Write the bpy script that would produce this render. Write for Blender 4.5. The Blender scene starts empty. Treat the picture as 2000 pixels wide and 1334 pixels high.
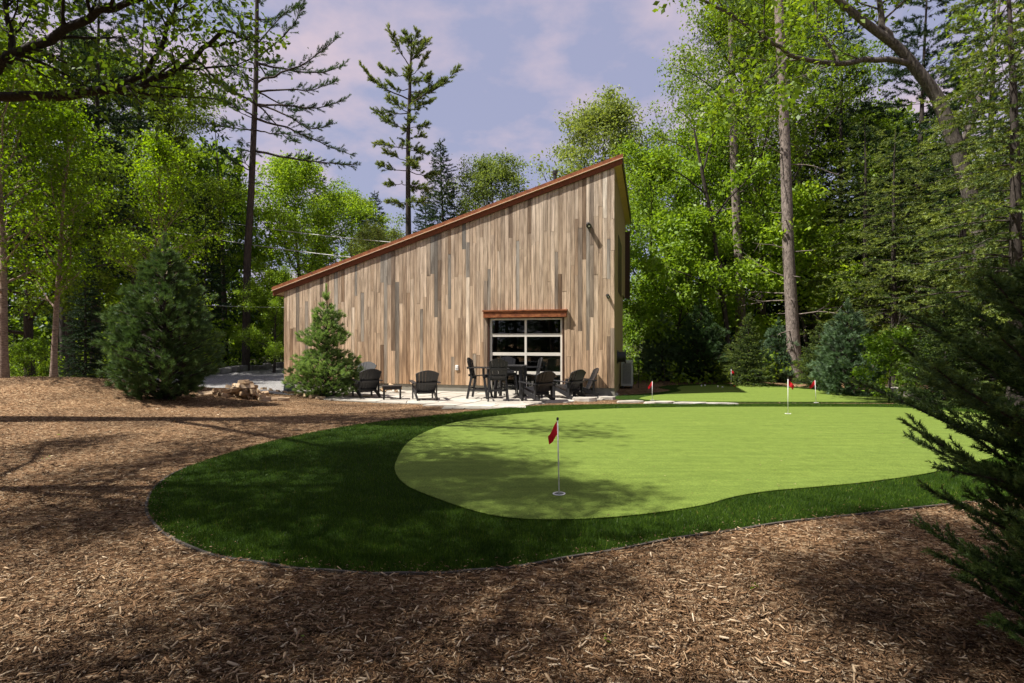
import bpy, math, random
import numpy as np
from mathutils import Vector, Matrix
from mathutils.geometry import delaunay_2d_cdt
R = math.radians
scene = bpy.context.scene
COL = scene.collection

# ------------------------------------------------------------------ camera, sky, sun, exposure
CAMZ, F = 1.55, 1050.0
cam_d = bpy.data.cameras.new('camera'); cam = bpy.data.objects.new('camera', cam_d); COL.objects.link(cam)
cam.location = (0, 0, CAMZ); cam.rotation_euler = (R(90), 0, 0)
cam_d.sensor_width = 36; cam_d.lens = F / 2000 * 36; cam_d.clip_start = 0.05; cam_d.clip_end = 2000
scene.camera = cam
SUN = Vector((-0.50, -0.13, 0.86)).normalized()          # towards the sun
SKY_STRENGTH, SUN_STRENGTH, EXPOSURE = 0.13, 4.7, 1.0
world = bpy.data.worlds.new('World'); scene.world = world; world.use_nodes = True
def build_world():
    nt = world.node_tree; nt.nodes.clear(); N = nt.nodes.new; L = nt.links.new
    out = N('ShaderNodeOutputWorld'); bg = N('ShaderNodeBackground'); bg.inputs['Strength'].default_value = SKY_STRENGTH
    sky = N('ShaderNodeTexSky'); sky.sky_type = 'NISHITA'; sky.sun_disc = False
    sky.sun_elevation = math.asin(SUN.z); sky.sun_rotation = math.atan2(SUN.x, SUN.y)
    sky.air_density = 1.0; sky.dust_density = 1.5
    tc = N('ShaderNodeTexCoord'); sep = N('ShaderNodeSeparateXYZ'); L(tc.outputs['Generated'], sep.inputs[0])
    add = N('ShaderNodeMath'); add.operation = 'ADD'; add.inputs[1].default_value = 0.22
    mx = N('ShaderNodeMath'); mx.operation = 'MAXIMUM'; mx.inputs[1].default_value = 0.0
    L(sep.outputs['Z'], mx.inputs[0]); L(mx.outputs[0], add.inputs[0])
    dv = N('ShaderNodeVectorMath'); dv.operation = 'DIVIDE'
    L(tc.outputs['Generated'], dv.inputs[0])
    cmb = N('ShaderNodeCombineXYZ'); L(add.outputs[0], cmb.inputs[0]); L(add.outputs[0], cmb.inputs[1]); cmb.inputs[2].default_value = 1
    L(cmb.outputs[0], dv.inputs[1])
    ns = N('ShaderNodeTexNoise'); ns.inputs['Scale'].default_value = 2.1; ns.inputs['Detail'].default_value = 9; ns.inputs['Roughness'].default_value = 0.55
    L(dv.outputs[0], ns.inputs['Vector'])
    rp = N('ShaderNodeValToRGB'); rp.color_ramp.elements[0].position = 0.45; rp.color_ramp.elements[1].position = 0.64
    L(ns.outputs['Fac'], rp.inputs[0])
    tint = N('ShaderNodeMix'); tint.data_type = 'RGBA'; tint.inputs[0].default_value = 0.90
    tint.inputs[7].default_value = (1.44, 1.48, 2.12, 1)                 # thin lavender veil in front of the blue
    L(sky.outputs[0], tint.inputs[6])
    mix = N('ShaderNodeMix'); mix.data_type = 'RGBA'; mix.inputs[7].default_value = (2.75, 2.25, 2.55, 1)
    L(rp.outputs[0], mix.inputs[0]); L(tint.outputs[2], mix.inputs[6])
    L(mix.outputs[2], bg.inputs['Color']); L(bg.outputs[0], out.inputs[0])
build_world()
sun_d = bpy.data.lights.new('sun', 'SUN'); sun_d.energy = SUN_STRENGTH; sun_d.angle = R(0.6); sun_d.color = (1.0, 0.95, 0.87)
sun = bpy.data.objects.new('sun', sun_d); COL.objects.link(sun); sun.rotation_euler = SUN.to_track_quat('Z', 'Y').to_euler(); sun.location = (-20, 0, 30)
scene.view_settings.view_transform = 'Standard'; scene.view_settings.look = 'None'
scene.view_settings.exposure = EXPOSURE; scene.view_settings.gamma = 1; scene.view_settings.use_curve_mapping = False
scene.render.engine = 'CYCLES'
cy = scene.cycles; cy.use_denoising = True; cy.max_bounces = 5; cy.diffuse_bounces = 3; cy.glossy_bounces = 2; cy.transmission_bounces = 4
cy.transparent_max_bounces = 6; cy.caustics_reflective = False; cy.caustics_refractive = False
cy.sample_clamp_indirect = 6; cy.use_adaptive_sampling = True; cy.adaptive_threshold = 0.02

# ------------------------------------------------------------------ helpers
def tag(o, label=None, cat=None, group=None, kind=None):
    if label: o['label'] = label
    if cat: o['category'] = cat
    if group: o['group'] = group
    if kind: o['kind'] = kind
    return o
def obj(name, me, parent=None, loc=None):
    o = bpy.data.objects.new(name, me); COL.objects.link(o); o.parent = parent
    if loc is not None: o.location = loc
    return o
def empty(name, loc=(0, 0, 0), rz=0.0, scale=1.0):
    o = bpy.data.objects.new(name, None); COL.objects.link(o); o.location = loc; o.rotation_euler = (0, 0, rz)
    o.scale = (scale,) * 3; o.empty_display_size = 0.2
    return o
def np_mesh(name, V, Fs, mats, var=None, midx=None, smooth=False):
    """Fs: list of (n,k) index arrays; var: per-face float"""
    me = bpy.data.meshes.new(name); V = np.asarray(V, np.float32)
    Fs = [np.asarray(f, np.int32) for f in Fs if len(f)]
    me.vertices.add(len(V)); me.vertices.foreach_set('co', V.ravel())
    nl = sum(f.size for f in Fs); nf = sum(len(f) for f in Fs)
    me.loops.add(nl); me.polygons.add(nf)
    me.loops.foreach_set('vertex_index', np.concatenate([f.ravel() for f in Fs]))
    tot = np.concatenate([np.full(len(f), f.shape[1], np.int32) for f in Fs])
    st = np.concatenate([[0], np.cumsum(tot)[:-1]]).astype(np.int32)
    me.polygons.foreach_set('loop_start', st)
    if smooth: me.polygons.foreach_set('use_smooth', np.ones(nf, bool))
    if midx is not None: me.polygons.foreach_set('material_index', np.asarray(midx, np.int32))
    for m in (mats if isinstance(mats, (list, tuple)) else [mats]): me.materials.append(m)
    if var is not None:
        a = me.attributes.new('var', 'FLOAT', 'FACE'); a.data.foreach_set('value', np.asarray(var, np.float32))
    me.update(calc_edges=True)
    return me
BOXF = [(0, 3, 2, 1), (4, 5, 6, 7), (0, 1, 5, 4), (1, 2, 6, 5), (2, 3, 7, 6), (3, 0, 4, 7)]
class MB:
    def __init__(s): s.v = []; s.f = []
    def add(s, vs, fs):
        o = len(s.v); s.v += [tuple(v) for v in vs]; s.f += [tuple(i + o for i in f) for f in fs]; return s
    def box(s, x0, x1, y0, y1, z0, z1, m=None):
        vs = [Vector(p) for p in ((x0, y0, z0), (x1, y0, z0), (x1, y1, z0), (x0, y1, z0), (x0, y0, z1), (x1, y0, z1), (x1, y1, z1), (x0, y1, z1))]
        if m is not None: vs = [m @ v for v in vs]
        return s.add(vs, BOXF)
    def bar(s, a, b, w, t, up=(0, 0, 1)):
        a = Vector(a); b = Vector(b); d = (b - a).normalized(); up = Vector(up)
        x = d.cross(up)
        if x.length < 1e-4: x = d.cross(Vector((1, 0, 0)))
        x.normalize(); y = x.cross(d)
        vs = []
        for p in (a, b):
            for sx, sy in ((-1, -1), (1, -1), (1, 1), (-1, 1)): vs.append(p + x * sx * w / 2 + y * sy * t / 2)
        return s.add(vs, [(0, 1, 2, 3), (7, 6, 5, 4), (0, 4, 5, 1), (1, 5, 6, 2), (2, 6, 7, 3), (3, 7, 4, 0)])
    def cyl(s, a, b, r, n=10, r2=None):
        a = Vector(a); b = Vector(b); d = (b - a).normalized(); x = d.orthogonal().normalized(); y = d.cross(x)
        r2 = r if r2 is None else r2; vs = []
        for p, q in ((a, r), (b, r2)):
            for i in range(n): t = 2 * math.pi * i / n; vs.append(p + x * q * math.cos(t) + y * q * math.sin(t))
        return s.add(vs, [(i, (i + 1) % n, n + (i + 1) % n, n + i) for i in range(n)] + [tuple(range(n))[::-1], tuple(range(n, 2 * n))])
    def build(s, name, mat, parent=None, loc=None, bevel=0.0, smooth=False):
        me = bpy.data.meshes.new(name); me.from_pydata(s.v, [], s.f); me.materials.append(mat)
        if smooth:
            for p in me.polygons: p.use_smooth = True
        me.update(); o = obj(name, me, parent, loc)
        if bevel:
            md = o.modifiers.new('bevel', 'BEVEL'); md.width = bevel; md.segments = 2; md.limit_method = 'ANGLE'
        return o
def sstep(a, b, x):
    t = np.clip((np.asarray(x, float) - a) / (b - a), 0, 1); return t * t * (3 - 2 * t)
def h(x, y):                                             # the lie of the land
    x = np.asarray(x, float); y = np.asarray(y, float)
    z = -0.3 * sstep(9.5, 17, y) + 14 * sstep(62, 190, y)
    gx = np.exp(-((np.maximum(x, -13) + 13) / 4.5) ** 2)
    z = z + 0.80 * gx * np.exp(-((y - 15) / 4.0) ** 2)
    near = np.exp(-((x - 2) / 9) ** 2 - ((y - 6) / 6) ** 2)
    z = z + (0.03 * np.sin(x * 1.1 + 0.4 * y) + 0.03 * np.sin(y * 0.9 - 0.6 * x)) * (1 - near) * sstep(60, 20, np.abs(y)) * (1 - sstep(-9, -4, x) * sstep(16, 13, y)) * sstep(19, 24, y + 0 * x)
    return z
def hz(x, y): return float(h(x, y))
def at(px, py, d): return Vector(((px - 1000) / F * d, d, CAMZ + (667 - py) / F * d))
def G(px, py):
    z = 0.0
    for _ in range(25):
        d = (CAMZ - z) * F / max(py - 667, 1); x = (px - 1000) / F * d; z = 0.5 * z + 0.5 * hz(x, d)
    return (x, d)
def xd(px, d): return ((px - 1000) / F * d, d)
def smooth_poly(pts, n=6):
    P = [np.array(p, float) for p in pts]; m = len(P); out = []
    for i in range(m):
        p0, p1, p2, p3 = P[i - 1], P[i], P[(i + 1) % m], P[(i + 2) % m]
        for k in range(n):
            t = k / n
            out.append(0.5 * (2 * p1 + (p2 - p0) * t + (2 * p0 - 5 * p1 + 4 * p2 - p3) * t * t + (3 * p1 - p0 - 3 * p2 + p3) * t ** 3))
    return np.array(out)
def inside(poly, x, y):
    c = np.zeros(x.shape, bool); n = len(poly); j = n - 1
    for i in range(n):
        xi, yi = poly[i]; xj, yj = poly[j]
        if yi != yj: c ^= ((yi > y) != (yj > y)) & (x < (xj - xi) * (y - yi) / (yj - yi) + xi)
        j = i
    return c
def sheet(name, poly, mat, off, step=0.35):
    xs = np.arange(poly[:, 0].min(), poly[:, 0].max(), step); ys = np.arange(poly[:, 1].min(), poly[:, 1].max(), step)
    X, Y = np.meshgrid(xs, ys); X = X.ravel(); Y = Y.ravel(); k = inside(poly, X, Y)
    pts = [Vector(p) for p in poly] + [Vector((a, b)) for a, b in zip(X[k], Y[k])]
    n = len(poly)
    r = delaunay_2d_cdt(pts, [(i, (i + 1) % n) for i in range(n)], [], 1, 1e-5)
    V = [(v.x, v.y, hz(v.x, v.y) + off) for v in r[0]]
    f = np.array([t for t in r[2] if len(t) == 3])
    a = np.array(V)[f]; cr = np.cross(a[:, 1] - a[:, 0], a[:, 2] - a[:, 0])[:, 2]
    f[cr < 0] = f[cr < 0][:, ::-1]
    return obj(name, np_mesh(name, V, [f], mat, smooth=True))

# ------------------------------------------------------------------ materials
class NT:
    def __init__(s, name):
        s.m = bpy.data.materials.new(name); s.m.use_nodes = True; s.t = s.m.node_tree; s.t.nodes.clear()
        s.out = s.n('ShaderNodeOutputMaterial')
    def n(s, k, **kw):
        x = s.t.nodes.new(k)
        for a, b in kw.items(): setattr(x, a, b)
        return x
    def l(s, a, b): s.t.links.new(a, b)
    def pos(s, scale=(1, 1, 1), kind='Position'):
        if kind == 'Position': g = s.n('ShaderNodeNewGeometry').outputs['Position']
        else: g = s.n('ShaderNodeTexCoord').outputs[kind]
        m = s.n('ShaderNodeMapping'); m.inputs['Scale'].default_value = scale; s.l(g, m.inputs[0]); return m.outputs[0]
    def noise(s, vec, scale=1, detail=6, rough=0.6, dist=0):
        x = s.n('ShaderNodeTexNoise'); x.inputs['Scale'].default_value = scale; x.inputs['Detail'].default_value = detail
        x.inputs['Roughness'].default_value = rough; x.inputs['Distortion'].default_value = dist; s.l(vec, x.inputs['Vector']); return x.outputs['Fac']
    def ramp(s, fac, stops, const=False):
        r = s.n('ShaderNodeValToRGB'); e = r.color_ramp.elements
        if const: r.color_ramp.interpolation = 'CONSTANT'
        while len(e) < len(stops): e.new(0.5)
        for k, (p, c) in enumerate(stops): e[k].position = p; e[k].color = (c[0], c[1], c[2], 1)
        s.l(fac, r.inputs[0]); return r.outputs[0]
    def mix(s, fac, a, b, mode='MIX'):
        x = s.n('ShaderNodeMix', data_type='RGBA', blend_type=mode)
        for sock, v in ((x.inputs[0], fac), (x.inputs[6], a), (x.inputs[7], b)):
            if hasattr(v, 'is_linked'): s.l(v, sock)
            elif isinstance(v, (int, float)): sock.default_value = v
            else: sock.default_value = (v[0], v[1], v[2], 1)
        return x.outputs[2]
    def math(s, op, a, b=0.0):
        x = s.n('ShaderNodeMath', operation=op)
        for sock, v in ((x.inputs[0], a), (x.inputs[1], b)):
            if hasattr(v, 'is_linked'): s.l(v, sock)
            else: sock.default_value = v
        return x.outputs[0]
    def bsdf(s, col, rough=0.7, spec=0.3, bump=None, bstr=0.3, bdist=0.01, metal=0.0):
        b = s.n('ShaderNodeBsdfPrincipled')
        if hasattr(col, 'is_linked'): s.l(col, b.inputs['Base Color'])
        else: b.inputs['Base Color'].default_value = (*col, 1)
        if hasattr(rough, 'is_linked'): s.l(rough, b.inputs['Roughness'])
        else: b.inputs['Roughness'].default_value = rough
        b.inputs['Specular IOR Level'].default_value = spec; b.inputs['Metallic'].default_value = metal
        if bump is not None:
            k = s.n('ShaderNodeBump'); k.inputs['Strength'].default_value = bstr; k.inputs['Distance'].default_value = bdist
            s.l(bump, k.inputs['Height']); s.l(k.outputs[0], b.inputs['Normal'])
        s.l(b.outputs[0], s.out.inputs[0]); return s.m
def plain(name, col, rough=0.6, spec=0.3, scale=12, amt=0.25, metal=0.0, bstr=0.1):
    t = NT(name); f = t.noise(t.pos(kind='Object'), scale, 6)
    c = t.mix(f, [v * (1 - amt) for v in col], [min(1, v * (1 + amt)) for v in col])
    return t.bsdf(c, rough, spec, f, bstr, 0.01, metal)
def var_attr(t):
    a = t.n('ShaderNodeAttribute', attribute_name='var'); return a.outputs['Fac']
def leafmat(name, stops, trans=0.45, tcol=(1.25, 1.25, 0.5), gloss=0.018, objvar=0.22):
    t = NT(name); v = var_attr(t); c = t.ramp(v, stops)
    oi = t.n('ShaderNodeObjectInfo').outputs['Random']
    c = t.mix(1.0, c, t.ramp(oi, [(0, (1 - objvar, 1 - objvar * .8, 1 - objvar)), (1, (1 + objvar, 1 + objvar * .7, 1.0))]), 'MULTIPLY')
    d = t.n('ShaderNodeBsdfDiffuse'); t.l(c, d.inputs[0])
    tr = t.n('ShaderNodeBsdfTranslucent'); t.l(t.mix(1.0, c, tcol, 'MULTIPLY'), tr.inputs[0])
    m = t.n('ShaderNodeMixShader'); m.inputs[0].default_value = trans; t.l(d.outputs[0], m.inputs[1]); t.l(tr.outputs[0], m.inputs[2])
    g = t.n('ShaderNodeBsdfGlossy'); g.inputs['Roughness'].default_value = 0.5; g.inputs[0].default_value = (.9, .95, 1, 1)
    m2 = t.n('ShaderNodeMixShader'); m2.inputs[0].default_value = gloss; t.l(m.outputs[0], m2.inputs[1]); t.l(g.outputs[0], m2.inputs[2])
    t.l(m2.outputs[0], t.out.inputs[0]); return t.m
def barkmat(name, a, b, sc=(9, 9, 1.6), bstr=0.8):
    t = NT(name); p = t.pos(sc); f = t.noise(p, 2.2, 9, 0.72, 0.8); big = t.noise(t.pos((1, 1, .5)), 1.1, 3)
    c = t.ramp(f, [(0.38, a), (0.62, b)]); c = t.mix(t.math('MULTIPLY', big, .35), c, [x * .6 for x in b])
    return t.bsdf(c, 0.9, 0.15, f, bstr, 0.03)

M = {}
M['leaf_maple'] = leafmat('leaf_maple', [(0, (.075, .13, .014)), (.55, (.155, .245, .022)), (1, (.28, .37, .04))], .5)
M['leaf_bright'] = leafmat('leaf_bright', [(0, (.12, .20, .018)), (.55, (.20, .32, .03)), (1, (.33, .45, .055))], .5)
M['leaf_grey'] = leafmat('leaf_grey', [(0, (.11, .155, .045)), (.55, (.18, .24, .075)), (1, (.28, .34, .12))], .45)
M['leaf_birch'] = leafmat('leaf_birch', [(0, (.10, .17, .006)), (.6, (.16, .27, .010)), (1, (.27, .40, .02))], .6, (1.35, 1.3, .35))
M['leaf_oak'] = leafmat('leaf_oak', [(0, (.065, .115, .012)), (.6, (.12, .19, .018)), (1, (.22, .28, .03))], .5)
M['needle_dark'] = leafmat('needle_dark', [(0, (.012, .028, .012)), (.6, (.026, .054, .022)), (1, (.06, .10, .035))], .2, (1.1, 1.2, .6), .02)
M['needle_pine'] = leafmat('needle_pine', [(0, (.035, .065, .026)), (.6, (.08, .14, .055)), (1, (.17, .25, .09))], .25, (1.1, 1.2, .6), .02)
M['needle_soft'] = leafmat('needle_soft', [(0, (.11, .18, .06)), (.6, (.24, .35, .12)), (1, (.42, .54, .20))], .45, (1.15, 1.2, .6), .02)
M['needle_tan'] = leafmat('needle_tan', [(0, (.07, .11, .035)), (.6, (.15, .20, .065)), (1, (.32, .32, .11))], .42, (1.15, 1.2, .6), .02)
M['needle_blue'] = leafmat('needle_blue', [(0, (.05, .085, .05)), (.6, (.11, .18, .10)), (1, (.21, .31, .17))], .22, (1.0, 1.15, .7), .03)
M['needle_hemlock'] = leafmat('needle_hemlock', [(0, (.022, .045, .014)), (.45, (.06, .10, .024)), (1, (.24, .30, .06))], .3, (1.2, 1.2, .5), .02)
M['needle_fir'] = leafmat('needle_fir', [(0, (.012, .026, .007)), (.5, (.036, .075, .017)), (1, (.15, .23, .05))], .12, (1.1, 1.2, .6), .025, 0)
M['bark_pine'] = barkmat('bark_pine', (.055, .042, .036), (.34, .28, .245), (7, 7, 2.6), 1.0)
M['bark_dark'] = barkmat('bark_dark', (.022, .018, .016), (.085, .07, .06))
M['bark_oak'] = barkmat('bark_oak', (.03, .026, .022), (.19, .165, .14), (8, 8, 1.6), 1.0)
M['bark_black'] = barkmat('bark_black', (.012, .01, .009), (.05, .042, .035), (14, 14, 3))
M['bark_birch'] = barkmat('bark_birch', (.13, .085, .06), (.42, .33, .26), (4, 4, 14), .5)
M['dead_wood'] = barkmat('dead_wood', (.10, .085, .07), (.27, .24, .2), (14, 14, 3), .4)

def mulch_mat():
    t = NT('mulch_bed'); p = t.pos()
    v = t.n('ShaderNodeTexVoronoi'); v.inputs['Scale'].default_value = 26; v.inputs['Randomness'].default_value = 1
    w = t.n('ShaderNodeMapping'); w.inputs['Scale'].default_value = (1, 2.2, 1); t.l(p, w.inputs[0])
    wn = t.n('ShaderNodeMix', data_type='VECTOR'); nz = t.n('ShaderNodeTexNoise'); nz.inputs['Scale'].default_value = 5; t.l(p, nz.inputs['Vector'])
    wn.inputs[0].default_value = .12; t.l(w.outputs[0], wn.inputs[4]); t.l(nz.outputs['Color'], wn.inputs[5]); t.l(wn.outputs[1], v.inputs['Vector'])
    sep = t.n('ShaderNodeSeparateColor'); t.l(v.outputs['Color'], sep.inputs[0])
    c = t.ramp(sep.outputs[0], [(0, (.04, .025, .012)), (.4, (.17, .096, .048)), (.75, (.33, .208, .12)), (1, (.55, .42, .27))])
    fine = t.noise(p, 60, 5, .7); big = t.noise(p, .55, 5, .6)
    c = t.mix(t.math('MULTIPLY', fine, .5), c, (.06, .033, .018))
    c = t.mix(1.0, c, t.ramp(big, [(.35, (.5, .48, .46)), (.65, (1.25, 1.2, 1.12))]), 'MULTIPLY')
    # forest floor beyond the bed
    sp = t.n('ShaderNodeSeparateXYZ'); t.l(p, sp.inputs[0])
    far = t.math('SMOOTHSTEP' if False else 'GREATER_THAN', t.math('ADD', sp.outputs['Y'], t.math('MULTIPLY', big, 4.0)), 27.5)
    ff = t.ramp(t.noise(p, 1.3, 7, .65), [(.35, (.03, .022, .014)), (.55, (.05, .06, .018)), (.75, (.08, .12, .025))])
    c = t.mix(far, c, ff)
    return t.bsdf(c, .95, .1, t.math('ADD', v.outputs['Distance'], fine), .9, .02)
M['mulch_bed'] = mulch_mat()
def chip_mat():
    t = NT('wood_chip'); v = var_attr(t); p = t.pos(); f = t.noise(p, 70, 4)
    c = t.ramp(v, [(0, (.03, .018, .009)), (.25, (.155, .086, .040)), (.5, (.35, .22, .125)), (.75, (.55, .42, .275)), (1, (.76, .65, .5))])
    c = t.mix(t.math('MULTIPLY', f, .35), c, (.12, .07, .04))
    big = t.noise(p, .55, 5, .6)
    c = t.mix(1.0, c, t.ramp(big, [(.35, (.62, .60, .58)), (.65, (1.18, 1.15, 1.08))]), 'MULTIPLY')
    return t.bsdf(c, .85, .2)
M['wood_chip'] = chip_mat()
def green_mat():
    t = NT('putting_turf'); p = t.pos(); f = t.noise(p, 120, 3, .8); g = t.noise(p, 42, 6, .85); b = t.noise(p, 1.3, 4)
    c = t.ramp(g, [(.38, (.064, .108, .013)), (.62, (.19, .262, .040))])
    c = t.mix(t.ramp(f, [(.42, (0, 0, 0)), (.62, (.6, .6, .6))]), c, (.195, .25, .055))
    c = t.mix(t.math('MULTIPLY', b, .3), c, (.115, .175, .04))
    br = t.noise(t.pos((.5, 5, 1)), 1.4, 5, .65); c = t.mix(1.0, c, t.ramp(br, [(.35, (.86, .88, .84)), (.65, (1.10, 1.08, 1.08))]), 'MULTIPLY'); c = t.mix(1.0, c, t.ramp(t.noise(p, 7, 5, .7), [(.35, (.88, .88, .86)), (.65, (1.1, 1.1, 1.1))]), 'MULTIPLY')
    sp = t.ramp(t.noise(p, 26, 2, .5), [(.76, (0, 0, 0)), (.80, (1, 1, 1))])
    c = t.mix(t.math('MULTIPLY', sp, .35), c, (.30, .22, .09))
    return t.bsdf(c, .85, .15, t.math('ADD', f, g), .8, .012)
M['putting_turf'] = green_mat()
def turf_mat():
    t = NT('fringe_turf'); p = t.pos(); f = t.noise(p, 90, 4, .8); b = t.noise(p, 1.1, 4)
    c = t.ramp(f, [(.3, (.010, .022, .003)), (.7, (.036, .075, .008))]); return t.bsdf(c, .9, .1, f, 1.0, .02)
M['fringe_turf'] = turf_mat()
def blade_mat():
    t = NT('turf_blade'); v = var_attr(t); pt = t.noise(t.pos(), 2.2, 6, .7)
    c = t.ramp(v, [(0, (.018, .044, .004)), (.55, (.042, .094, .009)), (.93, (.10, .18, .018)), (.955, (.20, .17, .05)), (1, (.26, .2, .08))]); c = t.mix(1.0, c, t.ramp(pt, [(.35, (.62, .66, .6)), (.65, (1.45, 1.3, 1.2))]), 'MULTIPLY')
    d = t.n('ShaderNodeBsdfDiffuse'); t.l(c, d.inputs[0]); tr = t.n('ShaderNodeBsdfTranslucent'); t.l(c, tr.inputs[0])
    m = t.n('ShaderNodeMixShader'); m.inputs[0].default_value = .3; t.l(d.outputs[0], m.inputs[1]); t.l(tr.outputs[0], m.inputs[2])
    g = t.n('ShaderNodeBsdfGlossy'); g.inputs['Roughness'].default_value = .35
    m2 = t.n('ShaderNodeMixShader'); m2.inputs[0].default_value = .008; t.l(m.outputs[0], m2.inputs[1]); t.l(g.outputs[0], m2.inputs[2]); t.l(m2.outputs[0], t.out.inputs[0])
    return t.m
M['turf_blade'] = blade_mat()
def board_mat():
    t = NT('cedar_board'); oi = t.n('ShaderNodeObjectInfo').outputs['Random']
    base = t.ramp(oi, [(0, (.36, .275, .205)), (.13, (.52, .425, .335)), (.27, (.39, .295, .215)), (.40, (.60, .50, .405)), (.53, (.45, .35, .265)), (.66, (.54, .44, .35)), (.74, (.27, .19, .13)), (.80, (.17, .12, .085)), (.865, (.34, .315, .285)), (.92, (.14, .13, .12)), (.965, (.42, .33, .25)), (.985, (.66, .58, .49))])
    # a grain of its own for each board
    sc = t.n('ShaderNodeCombineXYZ'); k = t.math('MULTIPLY', oi, 97.0)
    for i in range(3): t.l(k, sc.inputs[i])
    pv = t.n('ShaderNodeVectorMath', operation='ADD'); t.l(t.pos((34, 34, 1.1)), pv.inputs[0]); t.l(sc.outputs[0], pv.inputs[1])
    grain = t.noise(pv.outputs[0], 1.0, 8, .68, .9)
    pv2 = t.n('ShaderNodeVectorMath', operation='ADD'); t.l(t.pos((7, 7, .7)), pv2.inputs[0]); t.l(sc.outputs[0], pv2.inputs[1])
    band = t.noise(pv2.outputs[0], 1.0, 4, .6, .4)
    c = t.mix(1.0, t.mix(1.0, base, (1.18, 1.165, 1.12), 'MULTIPLY'), t.ramp(grain, [(.32, (.42, .39, .37)), (.5, (.95, .95, .95)), (.7, (1.25, 1.25, 1.24))]), 'MULTIPLY')
    c = t.mix(1.0, c, t.ramp(band, [(.35, (.58, .56, .55)), (.6, (1.10, 1.10, 1.10))]), 'MULTIPLY')
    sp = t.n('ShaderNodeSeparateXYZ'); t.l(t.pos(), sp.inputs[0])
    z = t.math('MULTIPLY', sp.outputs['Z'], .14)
    c = t.mix(1.0, c, t.ramp(z, [(0, (1.02, .86, .70)), (.35, (1.0, .95, .88)), (.9, (.98, 1.0, 1.02))]), 'MULTIPLY')   # browner towards the foot, greyer towards the top
    return t.bsdf(c, .8, .2, grain, .5, .006)
M['cedar_board'] = board_mat()
def rust_mat():
    t = NT('rusty_steel'); f = t.noise(t.pos((3, 3, 6)), 2.0, 8, .7); g = t.noise(t.pos(), 40, 4)
    c = t.ramp(f, [(.32, (.10, .028, .010)), (.5, (.26, .078, .024)), (.68, (.40, .16, .055))]); c = t.mix(t.math('MULTIPLY', g, .3), c, (.12, .04, .02))
    return t.bsdf(c, .7, .35, g, .2, .004)
M['rusty_steel'] = rust_mat()
def olive_mat():
    t = NT('olive_siding'); p = t.pos((26, 26, .9)); f = t.noise(p, 1, 6, .6)
    return t.bsdf(t.ramp(f, [(.3, (.30, .245, .115)), (.7, (.42, .35, .18))]), .8, .2, f, .4, .01)
M['olive_siding'] = olive_mat()
M['rust_cap_shade'] = plain('rust_cap_shade', (.17, .05, .018), .7, .3, 9, .35)  # rust with the shade below the roof cap put into its colour
M['drip_edge'] = plain('drip_edge', (.75, .55, .38), .4, .5)
M['soffit_ply'] = plain('soffit_ply', (.58, .40, .19), .7, .2, 5)
M['dark_brown'] = plain('dark_brown', (.055, .026, .016), .5, .3)
M['concrete'] = plain('concrete', (.26, .245, .205), .9, .15, 5, .22, bstr=.4)
M['white_frame'] = plain('white_frame', (.72, .68, .60), .45, .4, 6, .06)
M['inside_dark'] = plain('inside_dark', (.03, .028, .025), .9, .1)
M['black_plastic'] = plain('black_plastic', (.017, .017, .019), .42, .5, 30, .2, bstr=.15)
M['black_metal'] = plain('black_metal', (.02, .02, .022), .4, .5)
M['white_plastic'] = plain('white_plastic', (.78, .77, .74), .4, .4, 10, .05)
M['ac_grey'] = plain('ac_grey', (.40, .41, .37), .5, .4)
M['red_cloth'] = plain('red_cloth', (.55, .012, .022), .75, .2, 25, .2)
M['red_plastic'] = plain('red_plastic', (.5, .05, .03), .4, .4)
M['cable'] = plain('cable', (.42, .43, .42), .5, .3)
M['edging'] = plain('edging', (.075, .066, .056), .85, .15, 14, .35)
M['hole'] = plain('hole', (.16, .17, .14), .9, .1)
def stone_mat(name, a, b, c3):
    t = NT(name); p = t.pos(); f = t.noise(p, 3, 8, .65); g = t.noise(p, 30, 5, .7); oi = t.n('ShaderNodeObjectInfo').outputs['Random']
    c = t.ramp(f, [(.3, a), (.55, b), (.75, c3)]); c = t.mix(1.0, c, t.ramp(oi, [(0, (.82, .80, .78)), (1, (1.1, 1.1, 1.1))]), 'MULTIPLY')
    c = t.mix(t.math('MULTIPLY', g, .3), c, [x * .6 for x in b]); return t.bsdf(c, .88, .2, t.math('ADD', f, g), .5, .015)
M['limestone'] = stone_mat('limestone', (.33, .30, .25), (.46, .43, .375), (.55, .52, .47))
M['grey_stone'] = stone_mat('grey_stone', (.12, .12, .115), (.22, .215, .20), (.30, .29, .27))
M['blue_stone'] = stone_mat('blue_stone', (.13, .16, .19), (.24, .28, .32), (.36, .39, .42))
def gravel_mat():
    t = NT('gravel'); p = t.pos(); v = t.n('ShaderNodeTexVoronoi'); v.inputs['Scale'].default_value = 24; t.l(p, v.inputs['Vector'])
    s = t.n('ShaderNodeSeparateColor'); t.l(v.outputs['Color'], s.inputs[0])
    c = t.ramp(s.outputs[0], [(0, (.12, .12, .12)), (.6, (.25, .245, .24)), (1, (.42, .41, .40))]); c = t.mix(t.math('MULTIPLY', t.noise(p, .8, 5), .5), c, (.2, .19, .18))
    return t.bsdf(c, .9, .2, v.outputs['Distance'], .8, .02)
M['gravel'] = gravel_mat()
def log_mat():
    t = NT('split_wood'); f = t.noise(t.pos((30, 4, 30), 'Object'), 1, 6, .6); oi = t.n('ShaderNodeObjectInfo').outputs['Random']
    c = t.mix(oi, t.ramp(f, [(.3, (.16, .10, .06)), (.7, (.42, .28, .16))]), t.ramp(f, [(.3, (.36, .25, .15)), (.7, (.62, .49, .34))])); return t.bsdf(c, .85, .15, f, .4, .006)
M['split_wood'] = log_mat()
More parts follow.
